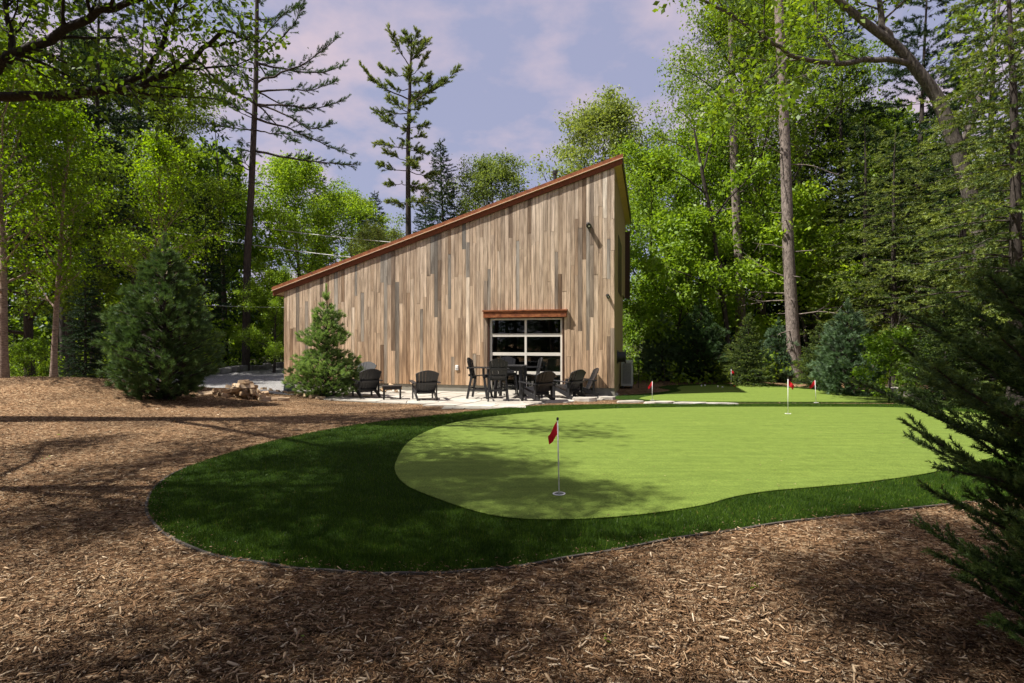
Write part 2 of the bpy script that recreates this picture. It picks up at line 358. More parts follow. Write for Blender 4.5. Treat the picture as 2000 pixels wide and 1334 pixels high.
def glass_mat():
    t = NT('window_glass'); tr = t.n('ShaderNodeBsdfTransparent'); tr.inputs[0].default_value = (.72, .76, .74, 1)
    g = t.n('ShaderNodeBsdfGlossy'); g.inputs['Roughness'].default_value = .015; fr = t.n('ShaderNodeFresnel'); fr.inputs[0].default_value = 1.85
    m = t.n('ShaderNodeMixShader'); t.l(fr.outputs[0], m.inputs[0]); t.l(tr.outputs[0], m.inputs[1]); t.l(g.outputs[0], m.inputs[2]); t.l(m.outputs[0], t.out.inputs[0]); return t.m
M['window_glass'] = glass_mat()
M['moss'] = leafmat('moss', [(0, (.10, .12, .02)), (.6, (.20, .22, .035)), (1, (.32, .26, .06))], .25)

# ------------------------------------------------------------------ ground
def grid_axis(segs):
    out = []
    for a, b, n in segs: out += list(np.linspace(a, b, n, endpoint=False))
    return np.array(out + [segs[-1][1]])
gx = grid_axis([(-400, -60, 12), (-60, -20, 40), (-20, 16, 120), (16, 60, 44), (60, 400, 12)])
gy = grid_axis([(-300, -30, 10), (-30, 0, 30), (0, 26, 104), (26, 60, 40), (60, 500, 16)])
X, Y = np.meshgrid(gx, gy); nx, ny = len(gx), len(gy)
V = np.stack([X.ravel(), Y.ravel(), h(X, Y).ravel()], 1)
i = np.arange(ny - 1)[:, None] * nx + np.arange(nx - 1)[None]; i = i.ravel()
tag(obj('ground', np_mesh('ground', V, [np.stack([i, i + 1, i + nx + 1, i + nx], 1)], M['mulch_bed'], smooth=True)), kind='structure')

FR_PX = [(1740, 789.5), (1600, 788.5), (1450, 788.5), (1250, 789), (1050, 793), (950, 801), (850, 812), (750, 823), (650, 838), (550, 858), (450, 885), (370, 912), (310, 947), (290, 985), (298, 1015), (330, 1045), (400, 1078), (500, 1098), (600, 1111), (700, 1118), (800, 1120), (900, 1116), (1000, 1107), (1150, 1082), (1300, 1055), (1450, 1032), (1600, 1012), (1810, 990), (2080, 955), (2260, 900), (2200, 845), (2000, 802), (1880, 792)]
GR_PX = [(1740, 797), (1600, 796), (1400, 796), (1250, 798), (1100, 803.5), (1000, 811), (920, 821), (850, 838), (800, 864), (776, 898), (772, 925), (795, 952), (850, 976), (930, 1003), (1000, 1016), (1100, 1019), (1200, 1014), (1300, 1003), (1380, 989), (1430, 975), (1500, 963), (1600, 954), (1700, 944), (1830, 924), (1960, 890), (2040, 860), (1985, 830), (1925, 812), (1850, 803)]
fringe_poly = smooth_poly([G(*p) for p in FR_PX], 5); green_poly = smooth_poly([G(*p) for p in GR_PX], 5)
FR2_PX = [(1195, 779), (1245, 783), (1330, 786.5), (1500, 787.5), (1640, 787.5), (1745, 787), (1752, 780), (1700, 769), (1620, 762), (1560, 757), (1470, 751), (1400, 750), (1320, 752), (1285, 757), (1310, 763), (1260, 769), (1210, 773)]
GR2_PX = [(1248, 779.5), (1330, 785), (1500, 786), (1640, 786), (1735, 785), (1735, 780), (1690, 772), (1610, 764), (1560, 759.5), (1470, 753.5), (1400, 752.5), (1340, 754.5), (1322, 759), (1330, 764), (1300, 770)]
fringe2_poly = smooth_poly([G(*p) for p in FR2_PX], 4); green2_poly = smooth_poly([G(*p) for p in GR2_PX], 4)
tag(sheet('near_fringe', fringe_poly, M['fringe_turf'], .010), kind='structure')
tag(sheet('near_putting_green', green_poly, M['putting_turf'], .022), kind='structure')
tag(sheet('far_fringe', fringe2_poly, M['fringe_turf'], .010), kind='structure')
tag(sheet('far_putting_green', green2_poly, M['putting_turf'], .022), kind='structure')
drive_poly = np.array([(-16.2, 18.8), (-11.5, 18.6), (-9.5, 17.8), (-7.2, 17.4), (-6.6, 20.5), (-9.3, 21.6), (-6.8, 33), (-4, 46), (-16.0, 46), (-16.3, 33)])
tag(sheet('gravel_drive', drive_poly, M['gravel'], .02, .8), kind='structure')
sidepath = np.array([G(*p) for p in [(1752, 788), (1860, 790), (1960, 800), (2100, 812), (2200, 830), (2230, 842), (2000, 801.5), (1880, 791.5), (1800, 790)]])
patio_poly = np.array([G(*p) for p in [(575, 762), (640, 782), (760, 788), (870, 791), (862, 799), (960, 799), (1050, 790), (1120, 782), (1200, 776.5), (1225, 770)]] + [(3.9, 18.3), (-9.0, 21.5)])

# chips of the mulch: more and larger ones towards the eye
def chips(seed, n, dlo, dhi, prism, lo, hi):
    g = np.random.default_rng(seed); d = np.exp(g.uniform(math.log(dlo), math.log(dhi), n)); k = g.uniform(-1.03, 1.03, n); x = k * d; y = d
    ok = ~inside(fringe_poly, x, y) & ~inside(fringe2_poly, x, y) & ~inside(patio_poly, x, y) & ~inside(drive_poly, x, y)
    x, y, d = x[ok], y[ok], d[ok]; n = len(x); z = h(x, y)
    L = g.gamma(2.2, .011, n) + .008; L = np.clip(L, lo, hi); L = np.maximum(L, .0028 * d); W = L * g.uniform(.08, .30, n); W = np.maximum(W, .0009 * d)
    yaw = g.uniform(0, 2 * np.pi, n); pit = g.normal(0, .22, n); roll = g.normal(0, .5, n)
    D = np.stack([np.cos(yaw) * np.cos(pit), np.sin(yaw) * np.cos(pit), np.sin(pit)], 1)
    S0 = np.stack([-np.sin(yaw), np.cos(yaw), np.zeros(n)], 1); U = np.cross(D, S0)
    S = S0 * np.cos(roll)[:, None] + U * np.sin(roll)[:, None]; U = np.cross(D, S)
    C = np.stack([x, y, z + .004 + np.abs(D[:, 2]) * L * .45 + g.uniform(0, .010, n)], 1)
    T = W * g.uniform(.25, .5, n); a = (L / 2)[:, None]; w = (W / 2)[:, None]; t = T[:, None]
    var = np.clip(g.beta(1.15, 1.75, n), 0, 1)
    if prism:
        tp = g.uniform(.35, 1, n)[:, None]
        P = np.stack([C - D * a - S * w, C - D * a + S * w, C - D * a * .9 + U * t, C + D * a - S * w * tp, C + D * a + S * w * tp, C + D * a * .85 + U * t * tp], 1)
        b = np.arange(n)[:, None] * 6
        q = np.concatenate([b + np.array([[0, 3, 5, 2]]), b + np.array([[1, 2, 5, 4]]), b + np.array([[0, 1, 4, 3]])]); tr = np.concatenate([b + np.array([[0, 2, 1]]), b + np.array([[3, 4, 5]])])
        return P.reshape(-1, 3), [q, tr], np.concatenate([np.tile(var, 3), np.tile(var, 2)])
    P = np.stack([C - D * a, C + S * w, C + D * a, C - S * w + U * t], 1); b = np.arange(n)[:, None] * 4
    tr = np.concatenate([b + np.array([r]) for r in ([0, 1, 2], [0, 2, 3], [0, 3, 1], [1, 3, 2])]); return P.reshape(-1, 3), [tr], np.tile(var, 4)
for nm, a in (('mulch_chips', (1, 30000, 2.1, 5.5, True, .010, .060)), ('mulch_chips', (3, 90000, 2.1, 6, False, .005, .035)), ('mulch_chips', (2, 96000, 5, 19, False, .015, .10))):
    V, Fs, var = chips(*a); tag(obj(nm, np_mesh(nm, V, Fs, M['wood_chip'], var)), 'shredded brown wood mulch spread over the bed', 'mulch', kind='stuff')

def strays(seed, n, poly, edge, name, label, hi):
    g = np.random.default_rng(seed); P = []
    if edge is not None:
        k = g.integers(0, len(edge), n); t = g.random(n)[:, None]; e = edge[k] * (1 - t) + edge[(k + 1) % len(edge)] * t; xy = e + g.normal(0, .07, (n, 2))
    else: d = np.exp(g.uniform(math.log(3.5), math.log(14), n)); xy = np.stack([g.uniform(-.8, 1.0, n) * d, d], 1)
    xy = xy[inside(poly, xy[:, 0], xy[:, 1])]; n = len(xy); a = g.uniform(0, 6.28, n); L = np.maximum(g.uniform(.008, .03, n), .0022 * xy[:, 1]); z = h(xy[:, 0], xy[:, 1]) + hi
    D = np.stack([np.cos(a), np.sin(a), g.normal(0, .2, n)], 1) * (L / 2)[:, None]; S = np.stack([-np.sin(a), np.cos(a), 0 * a], 1) * (L * g.uniform(.06, .2, n))[:, None]; C = np.column_stack([xy, z])
    V = np.stack([C - D, C + S, C + D, C - S + np.array([0, 0, .004])], 1).reshape(-1, 3); b = np.arange(n)[:, None] * 4
    f = np.concatenate([b + np.array([r]) for r in ([0, 1, 2], [0, 2, 3], [0, 3, 1], [1, 3, 2])])
    tag(obj(name, np_mesh(name, V, [f], M['wood_chip'], np.tile(g.uniform(.15, .8, n), 4))), label, 'debris', kind='stuff')
strays(31, 1800, fringe_poly, fringe_poly, 'spilled_chips', 'wood chips spilled over the edge of the near fringe', .03)
strays(32, 500, green_poly, None, 'green_litter', 'stray needles and bits lying on the near green', .024)
# turf blades
def blades(seed, n, poly, hole, dlo, dhi, hgt, wid, name, label):
    g = np.random.default_rng(seed); d = np.exp(g.uniform(math.log(dlo), math.log(dhi), n)); x = g.uniform(-.75, 1.06, n) * d; y = d
    ok = inside(poly, x, y) & ~inside(hole, x, y); x, y, d = x[ok], y[ok], d[ok]; n = len(x); z = h(x, y) + .008
    H = hgt * g.uniform(.5, 1.3, n); W = np.maximum(wid, .0006 * d); yaw = g.uniform(0, 2 * np.pi, n); lean = np.abs(g.normal(0, .55, n))
    B = np.stack([x, y, z], 1); S = np.stack([np.cos(yaw), np.sin(yaw), 0 * yaw], 1) * (W / 2)[:, None]; a2 = g.uniform(0, 2 * np.pi, n)
    T = B + np.stack([np.cos(a2) * np.sin(lean) * H, np.sin(a2) * np.sin(lean) * H, np.cos(lean) * H], 1)
    P = np.stack([B - S, B + S, T], 1).reshape(-1, 3); var = g.uniform(0, .94, n); var[g.random(n) < .007] = .98
    tag(obj(name, np_mesh(name, P, [np.arange(3 * n).reshape(-1, 3)], M['turf_blade'], var)), label, 'grass', kind='stuff')
blades(5, 800000, fringe_poly, green_poly, 3.2, 15.5, .036, .0034, 'fringe_grass', 'long dark green artificial grass of the near fringe')
blades(6, 60000, fringe2_poly, green2_poly, 13, 27, .04, .008, 'far_fringe_grass', 'long green grass fringe around the far green')
# edging strip along the front of the fringe
def edging():
    ix = [k for k, p in enumerate(fringe_poly)]; P = fringe_poly; m = MB(); c = P.mean(0); n = len(P)
    pts = []
    for k in range(n):
        t = P[(k + 1) % n] - P[k - 1]; t /= np.linalg.norm(t); nrm = np.array([t[1], -t[0]])
        if np.dot(nrm, P[k] - c) < 0: nrm = -nrm
        pts.append((P[k] + nrm * .006, P[k] + nrm * .026))
    sel = range(11 * 5, 29 * 5)
    vs = []; fs = []
    for j, k in enumerate(sel):
        (a, b) = pts[k]
        for q in (a, b):
            zz = hz(*q); wob = .008 * math.sin(k * .9)
            vs += [(q[0], q[1], zz - .02), (q[0], q[1], zz + .013 + wob * .6)]
        if j:
            o = 4 * (j - 1); p = 4 * j
            fs += [(o + 1, p + 1, p + 3, o + 3), (o + 2, o + 3, p + 3, p + 2), (o, p, p + 1, o + 1)]
    m.add(vs, fs); tag(m.build('turf_edging', M['edging']), 'thin grey edging strip along the near fringe border', 'edging')
edging()

# ------------------------------------------------------------------ building
C0 = Vector((3.47, 18.2, 0)); U = Vector((-.9694, .2455, 0)); Vd = Vector((.2455, .9694, 0)); W0 = 12.92; PZ = -.3
def B(s, t, z): return C0 + U * s + Vd * t + Vector((0, 0, z))
def s_of(px): k = (px - 1000) / F; return (k * C0.y - C0.x) / (U.x - k * U.y)
def z_of(px, py): p = C0 + U * s_of(px); return CAMZ + (667 - py) / F * p.y
def ztop(s): return 7.44 - (7.44 - 3.52) * s / W0
house = empty('wooden_building', B(6, 3, PZ)); HL = house.location.copy()
tag(house, 'tall wood clad building with single slope roof and rust steel trim', 'building')
def hb(m, name, mat, parent=house, **k):
    m.v = [tuple(Vector(v) - HL) for v in m.v]; return m.build(name, mat, parent, **k)
def prism(m, s0, s1, t0, t1, zb0, zb1, zt0, zt1):
    """box in building coordinates: bottom/top heights at s0 and s1"""
    vs = [B(s0, t0, zb0), B(s1, t0, zb1), B(s1, t1, zb1), B(s0, t1, zb0), B(s0, t0, zt0), B(s1, t0, zt1), B(s1, t1, zt1), B(s0, t1, zt0)]
    return m.add(vs, [f[::-1] for f in BOXF])
sd1, sd0 = s_of(956.5), s_of(1098.5); zd = z_of(1030, 619.5); zw = -.03
wall = MB()
prism(wall, 0.02, sd0, .03, .22, PZ + .1, PZ + .1, ztop(.02) + .1, ztop(sd0) + .1)
prism(wall, sd0, sd1, .03, .22, zd, zd, ztop(sd0) + .1, ztop(sd1) + .1)
prism(wall, sd1, W0 - .02, .03, .22, PZ + .1, PZ + .1, ztop(sd1) + .1, ztop(W0) + .1)
wall = hb(wall, 'front_wall', M['inside_dark'])
rnd = random.Random(4)
s = 0.0; col = 0
while s < W0 - .03:
    w = rnd.choice((.115, .135, .145, .145, .16)); s2 = min(W0, s + w)
    if W0 - s2 < .05: s2 = W0
    mid = (s + s2) / 2; z = zw; zt = ztop(mid) - .02; over = sd0 - .02 < mid < sd1 + .02
    if over: z = zd + .02
    first = True
    while z < zt - .02:
        ln = rnd.uniform(1.0, 4.4); z2 = z + ln
        if z2 > zt - .6: z2 = zt
        last = z2 >= zt - 1e-6; pr = rnd.uniform(.018, .026); g = .0035
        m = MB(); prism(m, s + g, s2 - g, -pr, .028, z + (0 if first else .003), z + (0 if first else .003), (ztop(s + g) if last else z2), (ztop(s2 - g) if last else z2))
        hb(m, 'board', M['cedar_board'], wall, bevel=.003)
        z = z2; first = False
    s = s2; col += 1
m = MB(); prism(m, -.0, sd0 - .02, .012, .2, PZ - .3, PZ - .3, zw + .02, zw + .02); prism(m, sd1 + .02, W0, .012, .2, PZ - .3, PZ - .3, zw + .02, zw + .02)
hb(m, 'foundation', M['concrete'])
# side, back and left walls; floor inside
zc = CAMZ + (667 - 577) / F * 24.6
m = MB(); prism(m, -.0, .15, .03, 5.9, PZ - .2, PZ - .2, ztop(0), ztop(.15)); prism(m, -.002, .15, 5.9, 8.6, zc, zc, ztop(0), ztop(.15)); hb(m, 'side_wall', M['olive_siding'])
m = MB()
for k in range(34): t0 = .1 + k * .25; prism(m, -.018, .0, t0, t0 + .03, (PZ + .2 if t0 < 5.85 else zc), (PZ + .2 if t0 < 5.85 else zc), ztop(0) - .02, ztop(0) - .02)
hb(m, 'batten', M['olive_siding'])
m = MB(); prism(m, -.03, .0, 2.0, 4.4, CAMZ + .8 * 1 + 1.05, CAMZ + .8 + 1.05, 5.55, 5.55); hb(m, 'side_window', M['dark_brown'])
m = MB(); prism(m, -.24, -.002, 8.3, 8.6, zc, zc, 6.9, 6.9); hb(m, 'corner_trim', M['dark_brown'])
m = MB(); prism(m, .15, W0, 8.4, 8.6, PZ, PZ, ztop(.15), ztop(W0)); prism(m, W0 - .15, W0, .22, 8.4, PZ, PZ, ztop(W0 - .15), ztop(W0)); hb(m, 'back_wall', M['inside_dark'])
m = MB(); prism(m, .2, W0 - .2, .22, 8.3, PZ + .0, PZ + .0, PZ + .04, PZ + .04); hb(m, 'inside_floor', M['concrete'])
# roof
so, se, tf, tb = -.27, W0 + .47, -.075, 9.5
m = MB(); prism(m, so + .03, se - .03, tf + .03, tb - .03, ztop(so + .03) + .03, ztop(se - .03) + .03, ztop(so + .03) + .26, ztop(se - .03) + .26); roof = hb(m, 'roof', M['soffit_ply'])
m = MB(); prism(m, so, se, tf, tf + .028, ztop(so) + .0, ztop(se) + .0, ztop(so) + .185, ztop(se) + .185); hb(m, 'rake_fascia', M['rust_cap_shade'], roof)
m = MB(); prism(m, so - .02, se + .02, tf - .035, tf + .03, ztop(so) + .208, ztop(se) + .208, ztop(so) + .335, ztop(se) + .335); hb(m, 'rake_cap', M['rusty_steel'], roof)
m = MB(); prism(m, so - .018, se + .018, tf - .055, tf + .026, ztop(so) + .186, ztop(se) + .186, ztop(so) + .206, ztop(se) + .206); hb(m, 'drip_edge', M['drip_edge'], roof)
m = MB(); prism(m, so - .01, so + .028, tf + .03, tb, ztop(so) + .01, ztop(so) + .01, ztop(so) + .325, ztop(so) + .325); hb(m, 'eave_fascia', M['dark_brown'], roof)
m = MB(); prism(m, se - .028, se + .01, tf + .03, tb, ztop(se) + .0, ztop(se) + .0, ztop(se) + .325, ztop(se) + .325); hb(m, 'eave_fascia', M['rusty_steel'], roof)
m = MB(); prism(m, so + .04, so + .2, .55, .62, ztop(so) + .02, ztop(so) - .02, ztop(so) + .05, ztop(so) + .0); hb(m, 'soffit_joint', M['drip_edge'], roof)
# stove pipe
sp_ = s_of(1056); pb = B(sp_, 3.0, ztop(sp_) + .2); zt_ = CAMZ + (667 - 334) / F * pb.y
m = MB().cyl(pb, (pb.x, pb.y, zt_ - .12), .075, 12).cyl((pb.x, pb.y, zt_ - .12), (pb.x, pb.y, zt_), .11, 12); hb(m, 'stove_pipe', M['black_metal'], roof, smooth=False)
# sedum on the roof
g = np.random.default_rng(12); n = 9000
sx = g.uniform(so + .3, se - .1, n); tt = tf + .05 + g.exponential(.6, n); clump = np.sin(sx * 3.1) + np.sin(sx * 7.3 + 1) + np.sin(sx * 1.3 + 2); keep = (clump > -.3 + 2 * (sx < 6)) ; keep = clump + .25 * (sx - 6) > .2; sx, tt = sx[keep], tt[keep]; n = len(sx)
Bp = np.array([C0.x, C0.y]) + sx[:, None] * np.array([U.x, U.y]) + tt[:, None] * np.array([Vd.x, Vd.y]); Bz = 7.44 - (7.44 - 3.52) * sx / W0 + .24
Hh = g.uniform(.09, .2, n) * (.7 + .3 * np.sin(sx * 5)); a = g.uniform(0, 6.28, n); P0 = np.column_stack([Bp, Bz]); S = np.column_stack([np.cos(a), np.sin(a), 0 * a]) * .02
T = P0 + np.column_stack([g.normal(0, .05, n), g.normal(0, .05, n), Hh])
tag(obj('roof_sedum', np_mesh('roof_sedum', np.stack([P0 - S, P0 + S, T], 1).reshape(-1, 3), [np.arange(3 * n).reshape(-1, 3)], M['moss'], g.random(n))), 'low yellow green planting along the sloped roof edge', 'plants', kind='stuff')
# glazed overhead door
door = MB(); fw = .075
rows = [z_of(1030, y) for y in (621.5, 654.5, 691.5, 728.5)] + [PZ + .02]
zdt = rows[0]; smid = (sd0 + sd1) / 2
prism(door, sd0, sd0 + fw, .03, .09, PZ, PZ, zdt, zdt); prism(door, sd1 - fw, sd1, .03, .09, PZ, PZ, zdt, zdt); prism(door, smid - fw / 2, smid + fw / 2, .028, .088, PZ, PZ, zdt, zdt)
for r_ in rows[1:-1]: prism(door, sd0 + fw, sd1 - fw, .032, .086, r_ - .055, r_ - .055, r_ + .055, r_ + .055)
prism(door, sd0 + fw, sd1 - fw, .032, .086, zdt - .06, zdt - .06, zdt - .001, zdt - .001); prism(door, sd0 + fw, sd1 - fw, .032, .086, PZ, PZ, PZ + .12, PZ + .12)
door = hb(door, 'overhead_door', M['white_frame'])
for a, b in zip(rows[:-1], rows[1:]):
    for p, q in ((sd0 + fw, smid - fw / 2), (smid + fw / 2, sd1 - fw)):
        m = MB(); prism(m, p, q, .055, .062, b + .03, b + .03, a - .03, a - .03); hb(m, 'pane', M['window_glass'], door)
m = MB(); prism(m, sd0 - .16, sd1 + .2, -.15, .02, z_of(1030, 620), z_of(1030, 620), z_of(1030, 608.5), z_of(1030, 608.5)); lint = hb(m, 'lintel', M['rusty_steel'], bevel=.006)
m = MB(); prism(m, sd0 - .19, sd1 + .23, -.18, .02, z_of(1030, 608), z_of(1030, 608), z_of(1030, 605.5), z_of(1030, 605.5)); hb(m, 'lintel_cap', M['rusty_steel'], lint)
for a, b in ((sd0 - .06, sd0 - .002), (sd1 + .002, sd1 + .06)): m = MB(); prism(m, a, b, -.03, .05, PZ, PZ, zd, zd); hb(m, 'door_jamb', M['dark_brown'])
# inside: counter and a leaning board seen through the glass
m = MB(); prism(m, sd0 + .1, sd0 + 1.3, 3.0, 3.7, PZ + .04, PZ + .04, .9, .9); hb(m, 'inside_counter', M['white_frame'])
def wall_light(px, py, label, r=.075):
    p = B(s_of(px), -.03, z_of(px, py)); e = empty('wall_light', p); tag(e, label, 'wall light', 'black fixtures on the wood wall'); n_ = -Vd
    MB().cyl((0, 0, 0), n_ * .05, r * 1.0, 14).build('base', M['black_metal'], e)
    q = n_ * .06 + Vector((0, 0, -.01)); d = (n_ + Vector((.25, 0, -.35))).normalized()
    MB().cyl(q, q + d * .14, r * .8, 14, r).build('lamp_head', M['black_metal'], e)
    MB().cyl(q + d * .141, q + d * .146, r * .35, 12).build('lens', M['white_plastic'], e)
wall_light(1150, 441, 'larger black spot lamp high on the wood wall near the corner', .085)
wall_light(1187, 577.5, 'small black lamp lower on the wood wall near the corner', .06)
p = B(s_of(893), -.03, z_of(893, 718)); e = tag(empty('outlet_box', p), 'small white weatherproof outlet box on the wood wall', 'outlet')
MB().box(-.06, .06, -.03, .03, -.09, .09, Matrix.Rotation(math.atan2(U.y, U.x), 4, 'Z')).build('cover', M['white_plastic'], e, bevel=.008)
MB().box(-.045, .045, -.045, -.031, -.02, .07, Matrix.Rotation(math.atan2(-U.y, -U.x), 4, 'Z')).build('lid', M['white_plastic'], e, bevel=.004)
# outdoor unit and hose reel at the side wall
e = empty('air_conditioner', (*xd(1225, 21.4), hz(4.6, 21.4)), math.atan2(U.y, -U.x) * -1); tag(e, 'light grey outdoor air conditioner beside the olive side wall', 'air conditioner')
MB().box(-.22, .22, -.42, .42, .10, 1.1).build('case', M['ac_grey'], e, bevel=.02)
m = MB()
for k in range(12): m.box(-.16 + k * .028, -.15 + k * .028, -.432, -.424, .2, 1.0)
m.build('grille', M['black_metal'], e); MB().box(-.2, -.12, -.35, .35, 0, .1).build('foot', M['black_metal'], e); MB().box(.12, .2, -.35, .35, 0, .1).build('foot', M['black_metal'], e)
e = empty('hose_reel', B(-.02, 1.4, CAMZ - (697 - 667) / F * 19.6)); tag(e, 'black hose reel mounted on the side wall by the corner', 'hose reel')
nrm = -U
MB().cyl((0, 0, 0), nrm * .04, .24, 18).cyl(nrm * .26, nrm * .30, .24, 18).build('reel_flange', M['black_metal'], e); MB().cyl(nrm * .04, nrm * .26, .19, 18).build('hose', M['black_plastic'], e)

# ------------------------------------------------------------------ patio, stones
def rock(rng, sx, sy, sz, flat=False, n=9):
    """chipped stone: a jittered polygon drum with a smaller top"""
    vs = []; fs = []; a0 = rng.uniform(0, 6)
    rr = [rng.uniform(.8, 1.1) for _ in range(n)]
    for lv, (zz, k) in enumerate(((0, .96), (.45, 1.03), (.86, .97), (1, .84 if not flat else .93))):
        for i in range(n):
            t = a0 + 2 * math.pi * i / n; r = rr[i] * k * rng.uniform(.96, 1.04); ct, st_ = math.cos(t), math.sin(t)
            q = 1 / max(abs(ct), abs(st_)) ** .55 if flat else 1
            vs.append((sx * r * ct * q / 2, sy * r * st_ * q / 2, sz * (zz + rng.uniform(-.06, .06) * (lv > 0))))
    for lv in range(3):
        for i in range(n): j = (i + 1) % n; fs.append((lv * n + i, lv * n + j, lv * n + n + j, lv * n + n + i))
    fs.append(tuple(range(3 * n, 4 * n))); return vs, fs
patio = empty('patio', (0, 16, PZ)); tag(patio, kind='structure')
bed = sheet('joint_bed', patio_poly, M['concrete'], .006, .6); bed.parent = patio; bed.matrix_parent_inverse = Matrix.Translation((0, -16, -PZ))
rng = random.Random(8); na, nb = 15, 7
grid = {}
for i_ in range(na + 1):
    for j_ in range(nb + 1): grid[i_, j_] = (-.6 + i_ * .92 + rng.uniform(-.2, .2), -.02 - j_ * .66 - (rng.uniform(-.14, .14) if j_ else 0))
for i_ in range(na):
    for j_ in range(nb):
        q = [grid[i_, j_], grid[i_ + 1, j_], grid[i_ + 1, j_ + 1], grid[i_, j_ + 1]]; c = [sum(p[k] for p in q) / 4 for k in (0, 1)]
        pc = B(c[0], c[1], 0)
        if not inside(patio_poly, np.array([pc.x]), np.array([pc.y]))[0]: continue
        th = rng.uniform(.022, .036); vs = []
        for zz in (0, th):
            for p in q:
                l = math.hypot(p[0] - c[0], p[1] - c[1]); k = 1 - (.014 + .006 * (zz > 0)) / l; P_ = B(c[0] + (p[0] - c[0]) * k, c[1] + (p[1] - c[1]) * k, 0)
                vs.append((P_.x, P_.y - 16, hz(P_.x, P_.y) - PZ + .002 + zz))
        MB().add(vs, [f[::-1] for f in BOXF]).build('flagstone', M['limestone'], patio)
def stone(px, py, sx, sy, sz, label, mat='limestone', name='edge_stone', cat='stone', group=None, flat=True, seed=0, rz=0, xy=None):
    rg = random.Random(seed * 31 + int(px)); x, y = xy or G(px, py); vs, fs = rock(rg, sx, sy, sz, flat)
    o = MB().add(vs, fs).build(name, M[mat], None, (x, y, hz(x, y) - (.02 if not flat else .45 * sz if name == 'edge_stone' else .02))); o.rotation_euler = (0, 0, rz)
    tag(o, label, cat, group); return o
EG = 'pale stones edging the patio front'
for k, (px, py, sx, sy, sz, lab) in enumerate([
    (1085, 786, .75, .4, .14, 'pale flat edging stone in front of the middle low chair'), (1140, 783, .8, .45, .2, 'broad pale edging stone in front of the right low chairs'),
    (1185, 780, .6, .4, .15, 'pale stone at the right end of the patio edge'), (1195, 772, .5, .4, .14, 'small pale slab against the foundation corner'),
    (1230, 786, .9, .34, .1, 'first low pale slab on the strip right of the patio'), (1290, 787.5, 1.1, .34, .1, 'second low pale slab on the strip between the greens'),
    (1350, 789, 1.1, .34, .09, 'third low pale slab on the strip between the greens'), (1410, 789.5, 1.0, .3, .08, 'last low pale slab on the strip between the greens'),
    (835, 787, .8, .4, .1, 'pale stone edging the patio behind the mulch'), (730, 785, .5, .35, .1, 'pale stone at the foot of the patio beside the small pine'),
    (1035, 789, .7, .4, .12, 'pale flat edging stone below the bar table')]):
    stone(px, py, sx, sy, sz, lab, group=EG, seed=k, rz=rng.uniform(-.2, .2))
stone(1157, 771, .46, .42, .36, 'blue grey boulder against the foundation', 'blue_stone', 'boulder', 'boulder', flat=False, seed=3)
stone(564, 767, .4, .36, .32, 'blue grey boulder at the left corner of the building', 'blue_stone', 'boulder', 'boulder', flat=False, seed=4)
for k, (px, py, sx, sy, sz, lab) in enumerate([(1745, 768, .9, .7, .22, 'grey flat stone at the far end of the stepped path'), (1775, 775, 1.0, .7, .2, 'second grey flat stone of the stepped path'), (1812, 782, 1.0, .7, .18, 'third grey flat stone of the stepped path'), (1845, 787, .9, .6, .15, 'fourth grey flat stone of the stepped path'), (1880, 791, .8, .5, .12, 'nearest grey flat stone of the stepped path')]):
    stone(px, py, sx, sy, sz, lab, 'limestone', 'path_stone', 'stone', 'flat stones of the path by the right shrubs', seed=20 + k, rz=.5)
for k in range(26):
    y = 22.5 + k * .82; stone(400, 700, rng.uniform(.5, .7), rng.uniform(.8, .95), rng.uniform(.3, .45), 'rough grey stone in the low border of the gravel drive', 'grey_stone', 'border_stone', 'stone', 'border stones of the gravel drive', True, 60 + k, rng.uniform(-.2, .2), (-16.3 + rng.uniform(-.12, .12), y))

# ------------------------------------------------------------------ furniture
BP = M['black_plastic']
def arc_back(par, n, w, L, z0, y0, tilt, mat, splay=.10, arch=.10, brace=True):
    """fan of slats leaning back; local front is -y"""
    bk = empty('backrest', (0, y0, z0)); bk.parent = par; bk.rotation_euler = (-tilt, 0, 0)
    for k in range(n):
        f = (k - (n - 1) / 2) / ((n - 1) / 2); ln = L - arch * f * f; x0 = f * w * .40; x1 = f * w * .52; sw = w * 1.04 / (n - 1) / 2 * .95
        sg = 5; vs = []
        for yy in (-.011, .011):
            vs += [(x0 - sw * .76, yy, 0), (x0 + sw * .76, yy, 0), (x1 + sw, yy, ln - arch * f * .28), (x1 + sw * .4, yy, ln - arch * f * .1), (x1 - sw * .4, yy, ln + arch * f * .1), (x1 - sw, yy, ln + arch * f * .28)]
        fs = [(0, 1, 2, 3, 4, 5), (11, 10, 9, 8, 7, 6)] + [(i, i + 6, (i + 1) % 6 + 6, (i + 1) % 6) for i in range(6)]
        cv = .035 * (1 - f * f)
        MB().add([(a, b + cv, c) for a, b, c in vs], fs).build('slat', mat, bk)
    m = MB().box(-w * .46, w * .46, .05, .085, L * .42, L * .42 + .07)
    m.build('brace', mat, bk); MB().box(-w * .42, w * .42, .05, .085, .02, .09).build('brace', mat, bk)
    return bk
